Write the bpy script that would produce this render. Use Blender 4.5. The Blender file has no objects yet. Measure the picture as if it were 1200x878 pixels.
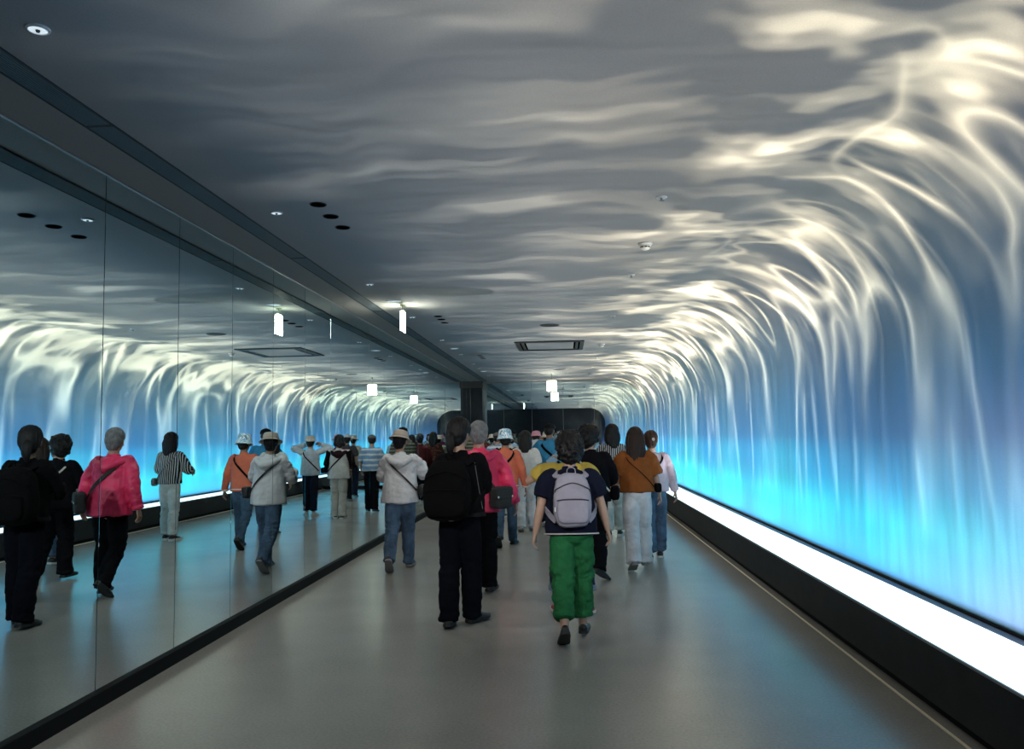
import bpy, bmesh, math, random
from mathutils import Vector, Matrix, Quaternion, noise
PI = math.pi
SC = bpy.context.scene
COL = SC.collection
random.seed(7)

# ------------------------------------------------------------------ camera
def make_camera():
    F, YAW, PIT, ROL, HE = 933.18, .0653, .0770, -.0177, 1.54
    cy, sy, cp, sp = math.cos(YAW), math.sin(YAW), math.cos(PIT), math.sin(PIT)
    f = Vector((-sy*cp, cy*cp, sp)); r0 = Vector((cy, sy, 0)); u0 = r0.cross(f)
    r = r0*math.cos(ROL)+u0*math.sin(ROL); u = u0*math.cos(ROL)-r0*math.sin(ROL)
    cd = bpy.data.cameras.new('camera'); cd.sensor_fit = 'HORIZONTAL'; cd.sensor_width = 36
    cd.lens = F*36/1200; cd.clip_start = .05; cd.clip_end = 200
    o = bpy.data.objects.new('camera', cd); COL.objects.link(o)
    m = Matrix((r, u, -f)).transposed().to_4x4(); m.translation = (0, 0, HE)
    o.matrix_world = m
    SC.camera = o
make_camera()

# ------------------------------------------------------------------ view, world
SC.view_settings.view_transform = 'Standard'
SC.view_settings.look = 'None'
SC.view_settings.exposure = 0.0
SC.view_settings.gamma = 1.0
SC.view_settings.use_curve_mapping = False
SC.cycles.use_denoising = True
SC.cycles.max_bounces = 10
SC.cycles.diffuse_bounces = 4
SC.cycles.glossy_bounces = 6
SC.cycles.caustics_reflective = False
SC.cycles.caustics_refractive = False
SC.cycles.sample_clamp_indirect = 4
W = bpy.data.worlds.new('world'); SC.world = W; W.use_nodes = True
W.node_tree.nodes['Background'].inputs[0].default_value = (.010, .012, .014, 1)

# ------------------------------------------------------------------ room numbers (metres)
XM, XW, HC = -2.7675, 2.49, 3.188          # mirror plane, right wall, ceiling
RC = 0.99                                  # radius of the cove between right wall and ceiling
CX, CZ = XW-RC, HC-RC                      # cove centre
YE, YB = 24.3, -1.1                        # end mirror, back wall
XP, ZP = 1.96, 0.364                       # plinth front, plinth top
PROJ_X, PROJ_Z = 2.10, 0.40                # the row of water-light projectors in the ledge
PROJ_STEP = 2.0

# ------------------------------------------------------------------ node helpers
class S:
    """a socket or number with arithmetic"""
    def __init__(s, t, v): s.t, s.v = t, v
    def op(s, o, *a, flip=False, clamp=False):
        n = s.t.nodes.new('ShaderNodeMath'); n.operation = o; n.use_clamp = clamp
        args = [s]+list(a)
        if flip: args = args[::-1]
        for i, x in enumerate(args):
            x = x.v if isinstance(x, S) else x
            if isinstance(x, (int, float)): n.inputs[i].default_value = x
            else: s.t.links.new(x, n.inputs[i])
        return S(s.t, n.outputs[0])
    def __add__(s, o): return s.op('ADD', o)
    def __radd__(s, o): return s.op('ADD', o)
    def __sub__(s, o): return s.op('SUBTRACT', o)
    def __rsub__(s, o): return s.op('SUBTRACT', o, flip=True)
    def __mul__(s, o): return s.op('MULTIPLY', o)
    def __rmul__(s, o): return s.op('MULTIPLY', o)
    def __truediv__(s, o): return s.op('DIVIDE', o)
    def __rtruediv__(s, o): return s.op('DIVIDE', o, flip=True)
    def __pow__(s, o): return s.op('POWER', o)
    def lt(s, o): return s.op('LESS_THAN', o)
    def mn(s, o): return s.op('MINIMUM', o)
    def mx(s, o): return s.op('MAXIMUM', o)
    def abs(s): return s.op('ABSOLUTE')
    def sat(s): return s.op('ADD', 0.0, clamp=True)
    def sqrt(s): return s.op('SQRT')
def node(t, typ, **kw):
    n = t.nodes.new('ShaderNode'+typ)
    for k, v in kw.items():
        if k[0] == '_': setattr(n, k[1:], v)
        else:
            i = n.inputs[k if not k.isdigit() else int(k)]
            if isinstance(v, S): v = v.v
            if isinstance(v, bpy.types.NodeSocket): t.links.new(v, i)
            else: i.default_value = v
    return n
def combine(t, x, y, z):
    n = t.nodes.new('ShaderNodeCombineXYZ')
    for i, v in enumerate((x, y, z)):
        if isinstance(v, S): t.links.new(v.v, n.inputs[i])
        else: n.inputs[i].default_value = v
    return n.outputs[0]
def separate(t, v):
    n = t.nodes.new('ShaderNodeSeparateXYZ'); t.links.new(v, n.inputs[0])
    return [S(t, o) for o in n.outputs]
def noise_s(t, vec, scale, detail=2.0, rough=.5, dim='3D', dist=0.0):
    n = t.nodes.new('ShaderNodeTexNoise'); n.noise_dimensions = dim
    n.inputs['Scale'].default_value = scale; n.inputs['Detail'].default_value = detail
    n.inputs['Roughness'].default_value = rough; n.inputs['Distortion'].default_value = dist
    t.links.new(vec, n.inputs['Vector'])
    return S(t, n.outputs['Fac'] if 'Fac' in n.outputs else n.outputs[0])
def ramp(t, fac, stops, interp='EASE'):
    n = t.nodes.new('ShaderNodeValToRGB'); n.color_ramp.interpolation = interp
    e = n.color_ramp.elements
    while len(e) < len(stops): e.new(.5)
    for el, (p, c) in zip(e, stops):
        el.position = p; el.color = (c, c, c, 1) if isinstance(c, (int, float)) else (*c, 1)
    t.links.new(fac.v if isinstance(fac, S) else fac, n.inputs[0])
    return n.outputs[0]
def mixrgb(t, mode, fac, a, b):
    n = t.nodes.new('ShaderNodeMix'); n.data_type = 'RGBA'; n.blend_type = mode; n.clamp_factor = False
    for i, v in ((0, fac), (6, a), (7, b)):
        if isinstance(v, S): v = v.v
        if isinstance(v, bpy.types.NodeSocket): t.links.new(v, n.inputs[i])
        elif i == 0: n.inputs[i].default_value = v
        else: n.inputs[i].default_value = (*v, 1)
    return n.outputs[2]
def lin(r, g, b):
    f = lambda c: (c/255/12.92) if c/255 <= .04045 else ((c/255+.055)/1.055)**2.4
    return (f(r), f(g), f(b))

# ------------------------------------------------------------------ the water-light projectors in the ledge
# Each lamp throws one calibrated picture of rippling water light on the right wall, its cove and the ceiling,
# as a mapped projector does: for every direction it works out which spot of the tunnel that ray lights.
def projector_light():
    L = bpy.data.lights.new('water_light_projector', 'POINT')
    L.energy = 600.0; L.shadow_soft_size = 0.0; L.use_nodes = True
    t = L.node_tree; t.nodes.clear()
    out = t.nodes.new('ShaderNodeOutputLight'); em = t.nodes.new('ShaderNodeEmission')
    t.links.new(em.outputs[0], out.inputs[0])
    g = t.nodes.new('ShaderNodeNewGeometry')
    dx, dy, dz = separate(t, g.outputs['Incoming'])
    _, ly, _ = separate(t, g.outputs['Position'])
    lx, lz = PROJ_X, PROJ_Z
    tw = (XW-lx)/dx.mx(1e-4)
    tc = (HC-lz)/dz.mx(1e-4)
    a = dx*dx+dz*dz
    ox, oz = lx-CX, lz-CZ
    b = dx*ox+dz*oz
    c = ox*ox+oz*oz-RC*RC
    ta = ((b*b-a*c).mx(0.0).sqrt()-b)/a.mx(1e-6)
    iw = (dz*tw+lz).lt(CZ)*(1.0-dx.lt(1e-3))
    ic = (dx*tc+lx).lt(CX)
    tt = iw*tw+(1.0-iw)*(ic*tc+(1.0-ic)*ta)
    x = dx*tt+lx; y = dy*tt+ly; z = dz*tt+lz
    nx = ((x-CX)/RC).sat(); nz = ((z-CZ)/RC).sat()
    nl = (nx*nx+nz*nz).mx(1e-4).sqrt()
    cosn = ((dx*nx+dz*nz)/nl).mx(.02)
    ang = nz.op('ARCTAN2', nx.mx(1e-4))
    s = (z.mn(CZ)-ZP)+ang*RC+(CX-x).mx(0.0)
    win = (1.0-(y-ly).abs()/PROJ_STEP).sat()
    up = (z-(ZP+.035))*25.0
    win = win*up.sat()*(x+2.7).sat()
    k = tt*tt/cosn*win
    # --- the picture, in (s = distance up the wall and over the ceiling, y = along the tunnel)
    sn = s/7.6
    base = ramp(t, sn, [(0.0, (.04, .30, .95)), (.022, (.0, .66, 1.1)), (.06, (.0, .78, .98)), (.10, (.0, .33, .62)),
                        (.15, (.0, .095, .27)), (.24, (.0, .045, .13)), (.33, (.012, .030, .066)), (.42, (.062, .060, .056)),
                        (.52, (.115, .098, .078)), (.66, (.135, .130, .126)), (.78, (.066, .074, .084)), (.88, (.006, .016, .030)), (.97, (.0, .006, .014))], 'LINEAR')
    hue = noise_s(t, combine(t, y*.33, s*.25, 3.1), 1.0, 1.0)
    hueb = ramp(t, hue, [(.34, (.5, 1.12, .95)), (.50, (.9, 1.0, 1.0)), (.66, (1.2, .78, 1.0))])
    hmix = ramp(t, sn, [(.02, 1.0), (.3, .8), (.45, 0.0)])
    base = mixrgb(t, 'MIX', hmix, base, mixrgb(t, 'MULTIPLY', 1.0, base, hueb))
    farm = S(t, ramp(t, y/24.0, [(.30, 0.0), (.46, 1.0)]))*S(t, hmix)
    base = mixrgb(t, 'MIX', farm, base, mixrgb(t, 'MULTIPLY', 1.0, mixrgb(t, 'ADD', 1.0, base, (.012, .012, .0)), (.8, 1.2, 1.02)))
    mid = S(t, ramp(t, sn, [(.08, 0.0), (.14, 1.0), (.27, .9), (.40, 0.0)]))*S(t, ramp(t, y/24.0, [(.26, 0.0), (.42, 1.0)]))
    base = mixrgb(t, 'MIX', mid, base, mixrgb(t, 'MULTIPLY', 1.0, base, (1.1, 1.9, 1.75)))
    # pale end of the ledge near the entrance
    pale = ramp(t, y/24.0, [(.12, 1.0), (.30, 0.0)])
    palez = ramp(t, sn, [(.0, 1.0), (.10, .35), (.22, 0.0)])
    base = mixrgb(t, 'MIX', S(t, pale)*S(t, palez)*.85, base, (1.15, .62, .84))
    fine = noise_s(t, combine(t, y*9.0, s*.9, 0.0), 1.0, 3.0, .6)
    base = mixrgb(t, 'MULTIPLY', 1.0, base, ramp(t, fine, [(.25, .72), (.75, 1.25)], 'LINEAR'))
    # caustic threads: ridges of stretched noise, upright on the wall and round the cove, breaking up into soft
    # ripples lying across the ceiling
    v = S(t, ramp(t, sn, [(0.0, 0.0), (.28, .075), (.40, .20), (.55, .50), (1.0, 1.0)], 'LINEAR'))*3.4
    wob = noise_s(t, combine(t, y*.45, s*.9, 7.7), 1.0, 2.0)-.5
    wamp = S(t, ramp(t, sn, [(.0, .10), (.30, .08), (.42, .28), (.56, .70), (1.0, 1.0)], 'LINEAR'))
    yf = y-(y-11.0).mx(0.0)*.28          # the threads spread wider apart towards the far end
    yy = yf+wob*wamp*1.3
    def ridges(fy, fs, det, sharp, seed):
        n = noise_s(t, combine(t, yy*fy, v*fs, seed), 1.0, det, .45)
        return ((1.0-((n-.5).abs()*sharp)).mx(0.0))
    r1 = ridges(1.05, 1.5, 0.0, 14.0, 1.3)
    r2 = ridges(2.1, 2.2, 0.0, 10.0, 9.1)
    r3 = ridges(4.6, 2.6, 1.0, 6.5, 4.7)
    r4 = ridges(1.3, 1.2, 0.0, 4.0, 6.2)
    r1 = r1*r1; r2 = r2*r2; r3 = r3*r3; r4 = r4*r4
    big = noise_s(t, combine(t, y*.85, s*.75, 2.2), 1.0, 1.0)
    bigm = S(t, ramp(t, big, [(.34, .12), (.62, 1.0)]))
    big2 = S(t, ramp(t, noise_s(t, combine(t, y*1.5, s*1.1, 12.2), 1.0, 1.0), [(.36, .15), (.64, 1.0)]))
    env = S(t, ramp(t, sn, [(.050, 0.0), (.10, .36), (.20, .34), (.28, .70), (.34, 1.45), (.38, 1.15), (.42, .5), (.46, .12), (.50, 0.0)], 'LINEAR'))
    near = S(t, ramp(t, y/24.0, [(.13, .30), (.25, 1.0), (.48, 1.0), (.50, 1.0)]))
    soft = S(t, ramp(t, sn, [(.26, 0.0), (.36, .55), (.40, 1.9), (.47, 1.8), (.56, 1.05), (.68, .52), (.82, .15), (.97, 0.0)], 'LINEAR'))
    rip = noise_s(t, combine(t, yy*2.7, s.mn(4.3)*1.6+(s-4.3).mx(0.0)*.8, 5.5), 1.0, 2.0, .45)
    ripm = S(t, ramp(t, rip, [(.42, .0), (.56, .32), (.70, 1.0)]))
    rip2 = S(t, ramp(t, noise_s(t, combine(t, y*.7, s*.55, 15.5), 1.0, 1.0), [(.34, .22), (.64, 1.0)]))
    soft_n = S(t, ramp(t, sn, [(.30, 0.0), (.42, 1.0)]))
    farb = S(t, ramp(t, y/24.0, [(.26, .60), (.48, .95)]))*1.72
    neard = near*(1.0-soft_n)+soft_n
    st = (r1*bigm*1.1+r2*big2*1.0+r3*.15*bigm+r4*.05)*env*neard*farb+ripm*rip2*soft*.95*neard*farb
    warm = ramp(t, sn, [(.05, (.70, .98, 1.0)), (.18, (1.25, .98, .80)), (.30, (1.10, .90, .62)), (.42, (1.0, .87, .60)), (.60, (1.0, .86, .62)), (.8, (.88, .88, .80))], 'LINEAR')
    stc = mixrgb(t, 'MULTIPLY', 1.0, warm, combine(t, st, st, st))
    col = mixrgb(t, 'ADD', 1.0, base, stc)
    t.links.new(col, em.inputs['Color'])
    t.links.new((k*PROJ_GAIN).v, em.inputs['Strength'])
    return L
PROJ_GAIN = 78.0/600; DOWN_W = 55.0; FILL_W = 190.0; ENTR_FILL_W = 520.0
_pl = projector_light()
_y = -0.5
while _y < YE:
    _o = bpy.data.objects.new('water_light_projector', _pl); COL.objects.link(_o)
    _o.location = (PROJ_X, _y, PROJ_Z)
    _y += PROJ_STEP

# ------------------------------------------------------------------ materials
MATS = {}
def mat(name, color, rough=.7, metal=0.0, spec=.5, emit=None, estr=0.0, bump=None, var=0.0, vscale=6.0, sheen=0.0, coat=0.0):
    """plain principled material with a little procedural variation; bump = (scale, strength, stretch xyz)"""
    if name in MATS: return MATS[name]
    m = bpy.data.materials.new(name); m.use_nodes = True; t = m.node_tree
    p = t.nodes['Principled BSDF']
    p.inputs['Base Color'].default_value = (*color, 1)
    p.inputs['Roughness'].default_value = rough; p.inputs['Metallic'].default_value = metal
    p.inputs['Specular IOR Level'].default_value = spec
    if sheen: p.inputs['Sheen Weight'].default_value = sheen
    if coat: p.inputs['Coat Weight'].default_value = coat
    if emit:
        p.inputs['Emission Color'].default_value = (*emit, 1); p.inputs['Emission Strength'].default_value = estr
    tc = t.nodes.new('ShaderNodeTexCoord')
    if var:
        n = noise_s(t, tc.outputs['Object'], vscale, 4.0, .6)
        lo, hi = tuple(c*(1-var) for c in color), tuple(min(1, c*(1+var)) for c in color)
        t.links.new(ramp(t, n, [(.3, lo), (.7, hi)], 'LINEAR'), p.inputs['Base Color'])
    if bump:
        sc, st, stretch = bump
        mp = t.nodes.new('ShaderNodeMapping'); mp.inputs['Scale'].default_value = stretch
        t.links.new(tc.outputs['Object'], mp.inputs[0])
        n = noise_s(t, mp.outputs[0], sc, 3.0, .6)
        b = t.nodes.new('ShaderNodeBump'); b.inputs['Strength'].default_value = st; b.inputs['Distance'].default_value = .01
        t.links.new(n.v, b.inputs['Height']); t.links.new(b.outputs[0], p.inputs['Normal'])
    MATS[name] = m
    return m

# ------------------------------------------------------------------ mesh helpers
def link(name, me, mats=None, parent=None, smooth=False, auto=None):
    o = bpy.data.objects.new(name, me); COL.objects.link(o)
    if mats:
        for m in (mats if isinstance(mats, (list, tuple)) else [mats]): me.materials.append(m)
    if smooth:
        for p in me.polygons: p.use_smooth = True
    if auto is not None:
        me.shade_smooth() if hasattr(me, 'shade_smooth') else None
        try: me.set_sharp_from_angle(angle=auto)
        except Exception: pass
    if parent: o.parent = parent
    return o
def bmobj(name, bm, mats=None, parent=None, smooth=False, auto=None):
    bmesh.ops.recalc_face_normals(bm, faces=bm.faces)
    me = bpy.data.meshes.new(name); bm.to_mesh(me); bm.free()
    return link(name, me, mats, parent, smooth, auto)
def box(bm, x0, x1, y0, y1, z0, z1, bev=0.0):
    r = bmesh.ops.create_cube(bm, size=1.0)
    vs = r['verts']
    for v in vs:
        v.co = Vector(((x0+x1)/2+v.co.x*(x1-x0), (y0+y1)/2+v.co.y*(y1-y0), (z0+z1)/2+v.co.z*(z1-z0)))
    if bev:
        es = list({e for v in vs for e in v.link_edges})
        bmesh.ops.bevel(bm, geom=es, offset=bev, segments=2, profile=.5, affect='EDGES')
def lathe(bm, prof, n=32, mtx=None, close=True):
    """profile [(r,z)] around z; closed top and bottom where r is 0"""
    rings = []
    for r, z in prof:
        if r < 1e-6: rings.append([bm.verts.new((0, 0, z))])
        else: rings.append([bm.verts.new((r*math.cos(2*PI*i/n), r*math.sin(2*PI*i/n), z)) for i in range(n)])
    for a, b in zip(rings, rings[1:]):
        for i in range(n):
            j = (i+1) % n
            if len(a) == 1 and len(b) == 1: continue
            if len(a) == 1: bm.faces.new((a[0], b[i], b[j]))
            elif len(b) == 1: bm.faces.new((a[i], a[j], b[0]))
            else: bm.faces.new((a[i], a[j], b[j], b[i]))
    vs = [v for r in rings for v in r]
    if mtx:
        for v in vs: v.co = mtx @ v.co
    return vs
def struct(o): o['kind'] = 'structure'; return o
def tag(o, label, cat, group=None):
    o['label'] = label; o['category'] = cat
    if group: o['group'] = group
    return o
def empty(name, loc, rz=0.0):
    o = bpy.data.objects.new(name, None); COL.objects.link(o); o.location = loc; o.rotation_euler = (0, 0, rz)
    o.empty_display_size = .1
    return o
ORD = ['first', 'second', 'third', 'fourth', 'fifth', 'sixth', 'seventh', 'eighth', 'ninth', 'tenth', 'eleventh', 'twelfth',
       'thirteenth', 'fourteenth', 'fifteenth', 'sixteenth', 'seventeenth', 'eighteenth', 'nineteenth', 'twentieth', 'twenty-first', 'twenty-second', 'twenty-third', 'twenty-fourth', 'twenty-fifth', 'twenty-sixth', 'twenty-seventh', 'twenty-eighth']

# ------------------------------------------------------------------ room surface materials
def floor_material():
    m = bpy.data.materials.new('polished_grey_floor'); m.use_nodes = True; t = m.node_tree; p = t.nodes['Principled BSDF']
    tc = t.nodes.new('ShaderNodeTexCoord')
    n1 = noise_s(t, tc.outputs['Object'], .55, 4.0, .6)
    n2 = noise_s(t, tc.outputs['Object'], 60.0, 3.0, .7)
    base = ramp(t, n1, [(.3, (.27, .262, .24)), (.7, (.35, .34, .315))], 'LINEAR')
    base = mixrgb(t, 'MULTIPLY', 1.0, base, ramp(t, n2, [(.3, .86), (.7, 1.12)], 'LINEAR'))
    t.links.new(base, p.inputs['Base Color'])
    mp = t.nodes.new('ShaderNodeMapping'); mp.inputs['Scale'].default_value = (.8, .5, 1)
    t.links.new(tc.outputs['Object'], mp.inputs[0])
    n3 = noise_s(t, mp.outputs[0], 1.0, 4.0, .6)
    t.links.new(ramp(t, n3, [(.3, .19), (.7, .25)], 'LINEAR'), p.inputs['Roughness'])
    p.inputs['Specular IOR Level'].default_value = .32
    b = t.nodes.new('ShaderNodeBump'); b.inputs['Strength'].default_value = .12; b.inputs['Distance'].default_value = .004
    t.links.new(n2.v, b.inputs['Height']); t.links.new(b.outputs[0], p.inputs['Normal'])
    return m
def plaster_material(name, col, low=None):
    m = bpy.data.materials.new(name); m.use_nodes = True; t = m.node_tree; p = t.nodes['Principled BSDF']
    tc = t.nodes.new('ShaderNodeTexCoord')
    n2 = noise_s(t, tc.outputs['Object'], 220.0, 2.0, .6)
    if low:      # blue of the projected light painted into the lower wall, fading to white
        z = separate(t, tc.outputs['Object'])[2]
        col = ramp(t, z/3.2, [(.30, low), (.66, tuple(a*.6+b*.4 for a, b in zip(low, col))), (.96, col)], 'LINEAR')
    t.links.new(mixrgb(t, 'MULTIPLY', 1.0, col, ramp(t, n2, [(.3, .90), (.7, 1.08)], 'LINEAR')), p.inputs['Base Color'])
    p.inputs['Roughness'].default_value = .85; p.inputs['Specular IOR Level'].default_value = .2
    return m
M_floor = floor_material()
M_plaster = plaster_material('matt_pale_plaster', (.42, .425, .43))
M_wall_bluelit = plaster_material('plaster_with_blue_light', (.42, .425, .43), (.20, .38, .45))
M_mirror = mat('tinted_mirror', (.76, .92, .95), .0, 1.0)
M_seam = mat('mirror_backing', (.02, .025, .025), .6)
M_seam2 = mat('pale_mirror_edge', (.45, .47, .46), .5)
M_black = mat('black_kickboard', (.005, .006, .006), .7, 0, .15)
M_plinth = mat('charcoal_plinth', (.022, .023, .026), .6, 0, .3, var=.2)
M_edge = mat('brushed_steel_edge', (.35, .35, .36), .4, .8)
M_brass = mat('pale_metal_strip', (.85, .78, .62), .5)
M_led = mat('lit_white_ledge', (.8, .8, .8), .5, emit=(.86, 1.0, 1.06), estr=1.5)
M_darkwall = mat('dark_end_cladding', (.022, .025, .032), .6, var=.2)
M_frame = mat('slate_frame', (.16, .17, .21), .5)
M_grille = mat('dark_grille_metal', (.022, .028, .034), .55)
M_white = mat('white_plastic', (.75, .77, .78), .4)
M_dark = mat('black_recess', (.001, .001, .001), .9, 0, .0)

# ------------------------------------------------------------------ setting
bm = bmesh.new(); box(bm, XM-.1, XW+.3, YB-.1, YE+.1, -.12, 0); struct(bmobj('floor', bm, M_floor))
bm = bmesh.new(); box(bm, XM-.1, CX, YB-.1, YE+.1, HC, HC+.12); struct(bmobj('ceiling', bm, M_plaster))
# right wall and cove, one curved shell 8 cm thick
bm = bmesh.new()
prof = [(XW, ZP-.02), (XW, ZP+.4), (XW, ZP+.9), (XW, ZP+1.4)]+[(CX+RC*math.cos(a*PI/96), CZ+RC*math.sin(a*PI/96)) for a in range(49)]
prof_o = [(XW+.1, ZP-.02), (XW+.1, ZP+.4), (XW+.1, ZP+.9), (XW+.1, ZP+1.4)]+[(CX+(RC+.1)*math.cos(a*PI/96), CZ+(RC+.1)*math.sin(a*PI/96)) for a in range(49)]
ya, yb = YB-.1, YE+.1
vi = [[bm.verts.new((x, y, z)) for y in (ya, yb)] for x, z in prof]
vo = [[bm.verts.new((x, y, z)) for y in (ya, yb)] for x, z in prof_o]
n = len(prof)
for i in range(n-1):
    bm.faces.new((vi[i][0], vi[i+1][0], vi[i+1][1], vi[i][1]))
    bm.faces.new((vo[i][0], vo[i][1], vo[i+1][1], vo[i+1][0]))
    for e in (0, 1): bm.faces.new((vi[i][e], vi[i+1][e], vo[i+1][e], vo[i][e]))
for i in (0, n-1): bm.faces.new((vi[i][0], vi[i][1], vo[i][1], vo[i][0]))
struct(bmobj('wall_right', bm, M_wall_bluelit, auto=math.radians(40)))
# ledge
bm = bmesh.new(); box(bm, XP, XW, YB, YE, .05, ZP, .003); o = bmobj('plinth_right', bm, M_plinth); struct(o)
bm = bmesh.new(); box(bm, XP+.03, XW, YB, YE, 0, .05); struct(bmobj('toe_kick', bm, M_black, o))
bm = bmesh.new(); box(bm, XP-.002, XP+.010, YB, YE, ZP-.004, ZP+.010, .002); struct(bmobj('metal_edge', bm, M_edge, o))
bm = bmesh.new(); box(bm, XP+.011, XW-.075, YB, YE, ZP+.0005, ZP+.008, .001); struct(bmobj('light_strip', bm, M_led, o))
bm = bmesh.new(); box(bm, XW-.074, XW-.014, YB, YE, ZP, ZP+.012, .002); struct(bmobj('back_edge', bm, M_frame, o))
bm = bmesh.new(); box(bm, XW-.013, XW-.001, YB, YE, ZP, ZP+.030, .002); struct(bmobj('trim_1', bm, M_black))
bm = bmesh.new(); box(bm, XP-.068, XP-.050, YB, YE, 0, .007, .002); struct(bmobj('trim_2', bm, M_brass))
# mirror wall on the left: backing, panels, kickboard, top trim
bm = bmesh.new(); box(bm, XM-.1, XM-.007, YB-.1, YE+.1, 0, HC); wl = struct(bmobj('wall_left', bm, M_seam))
ys = [4.596+.936*i for i in range(-6, 30)]
ys = [YB]+[y for y in ys if YB+.1 < y < YE-.75]+[YE-.69]
for y0, y1 in zip(ys, ys[1:]):
    bm = bmesh.new(); box(bm, XM-.006, XM, y0+.0035, y1-.0035, .085, HC-.012, .0008); struct(bmobj('mirror_panel', bm, M_mirror, wl))
bm = bmesh.new(); box(bm, XM-.006, XM+.030, YB, YE-.69, 0, .09, .002); struct(bmobj('baseboard_left', bm, M_black))
bm = bmesh.new(); box(bm, XM-.006, XM+.008, YB, YE-.69, HC-.014, HC, .002); struct(bmobj('trim_3', bm, M_edge))
# mirror wall across the end
bm = bmesh.new(); box(bm, XM, XW, YE+.007, YE+.1, 0, HC); we = struct(bmobj('wall_end', bm, M_seam2))
xs = [-2.44, -1.86, -1.0, -.05, .90, 1.75, XW]
def cove_z(x): return HC if x <= CX else CZ+math.sqrt(max(0, RC*RC-(x-CX)**2))
for x0, x1 in zip(xs, xs[1:]):
    bm = bmesh.new()
    a, b = x0+.004, x1-.004
    top = [(a+(b-a)*i/24, cove_z(a+(b-a)*i/24)-.012) for i in range(25)]
    z0 = .10
    pts = [(a, z0), (b, z0)]+top[::-1]
    f0 = [bm.verts.new((x, YE, z)) for x, z in pts]; f1 = [bm.verts.new((x, YE+.006, z)) for x, z in pts]
    bm.faces.new(f0); bm.faces.new(f1[::-1])
    for i in range(len(pts)):
        j = (i+1) % len(pts); bm.faces.new((f0[i], f0[j], f1[j], f1[i]))
    struct(bmobj('mirror_panel', bm, M_mirror, we))
bm = bmesh.new(); box(bm, -2.44, XP, YE-.03, YE+.006, 0, .10, .002); struct(bmobj('baseboard_end', bm, M_black))
bm = bmesh.new(); box(bm, XM, CX, YE-.012, YE+.006, HC-.016, HC, .002); struct(bmobj('trim_4', bm, M_edge))
# dark pier where the two mirror walls meet
bm = bmesh.new(); box(bm, XM, -2.44, YE-.69, YE+.006, 0, HC-.20, .004); pier = struct(bmobj('pillar', bm, M_darkwall))
bm = bmesh.new(); box(bm, XM, -2.42, YE-.71, YE+.006, HC-.20, HC, .004); struct(bmobj('lintel', bm, mat('taupe_panel', (.10, .085, .075), .6), pier))
# dark wall behind the camera
bm = bmesh.new(); box(bm, XM-.1, XW+.1, YB-.1, YB, 0, HC+.02); struct(bmobj('wall_back', bm, M_darkwall))
# ------------------------------------------------------------------ ceiling fittings
def copy_tree(o, loc, rz=None):
    c = o.copy(); COL.objects.link(c); c.location = loc
    if rz is not None: c.rotation_euler = (0, 0, rz)
    for ch in list(o.children):
        d = ch.copy(); COL.objects.link(d); d.parent = c
        for g in ch.children:
            e = g.copy(); COL.objects.link(e); e.parent = d
    return c
M_lamp = mat('lit_lamp_diffuser', (.8, .85, .88), .4, emit=(.80, .92, 1.0), estr=.75)
M_lamp_dim = mat('lit_panel_diffuser', (.8, .85, .88), .4, emit=(.72, .9, 1.0), estr=.45)
M_sign = mat('lit_sign_face', (.9, .9, .85), .4, emit=(1.0, 1.0, .80), estr=30.0)
M_slot = mat('dark_slot', (.012, .014, .016), .7)
# linear air grille beside the mirror wall, in modules
def grille_module(L):
    r = empty('linear_air_grille', (0, 0, 0))
    bm = bmesh.new()
    w = .148
    box(bm, -w/2, w/2, .002, L-.002, -.003, 0)
    bmobj('backing', bm, M_slot, r)
    bm = bmesh.new()
    for s in (-1, 1): box(bm, s*w/2-.004, s*w/2+.004, .002, L-.002, -.010, 0, .001)
    for e in (.006, L-.006): box(bm, -w/2, w/2, e-.004, e+.004, -.010, 0, .001)
    bmobj('frame', bm, M_grille, r)
    for i in range(9):
        x = -w/2+w*(i+1)/10
        bm = bmesh.new(); box(bm, x-.0035, x+.0035, .010, L-.010, -.009, -.002, .0008)
        bmobj('slat', bm, mat('grille_slat', (.10, .13, .155), .5), r)
    return r
gx = -2.378
mods = []
y = 3.87-3.1*1.5
y = .77-3.1/2
L = 3.1
starts = [-1.05]+[.77+3.1*i for i in range(8)]
g0 = grille_module(3.1)
k = 0
for i, ystart in enumerate(starts):
    if ystart < 0:
        r = grille_module(1.8)
    else:
        r = g0 if k == 0 else copy_tree(g0, (0, 0, 0)); k += 1
    if ystart+3.1 > YE-.7:
        for ob in list(r.children): bpy.data.objects.remove(ob)
        bpy.data.objects.remove(r); r = grille_module(YE-.72-ystart)
    r.location = (gx, ystart, HC)
    tag(r, 'dark slatted ceiling air grille by the mirror wall, %s from the camera end' % ORD[i], 'air grille', 'air grilles along the mirror wall')
# small downlights in a row near the mirror wall
def downlight(R, big):
    r = empty('downlight', (0, 0, 0))
    bm = bmesh.new(); lathe(bm, [(0, -.001), (R*.78, -.001), (R*.78, -.009), (R, -.005), (R*1.03, 0), (0, 0)], 40)
    bmobj('trim_ring', bm, M_white, r, auto=.6)
    bm = bmesh.new(); lathe(bm, [(0, -.0075), (R*.60, -.0072), (R*.775, -.004), (R*.775, -.0015), (0, -.0015)], 40)
    bmobj('diffuser', bm, M_lamp_dim if big else M_lamp, r, auto=.6)
    if not big:
        bm = bmesh.new(); lathe(bm, [(0, -.016), (R*.16, -.015), (R*.22, -.006), (R*.22, -.002), (0, -.002)], 20)
        bmobj('centre_cap', bm, mat('dark_lens', (.05, .055, .06), .3), r, auto=.6)
    return r
d0 = downlight(.045, False); D0 = downlight(.088, True)
small = [2.92, 5.55, 8.31, 10.7, 13.34, 15.78, 17.94, 19.12, 21.6]
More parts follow.
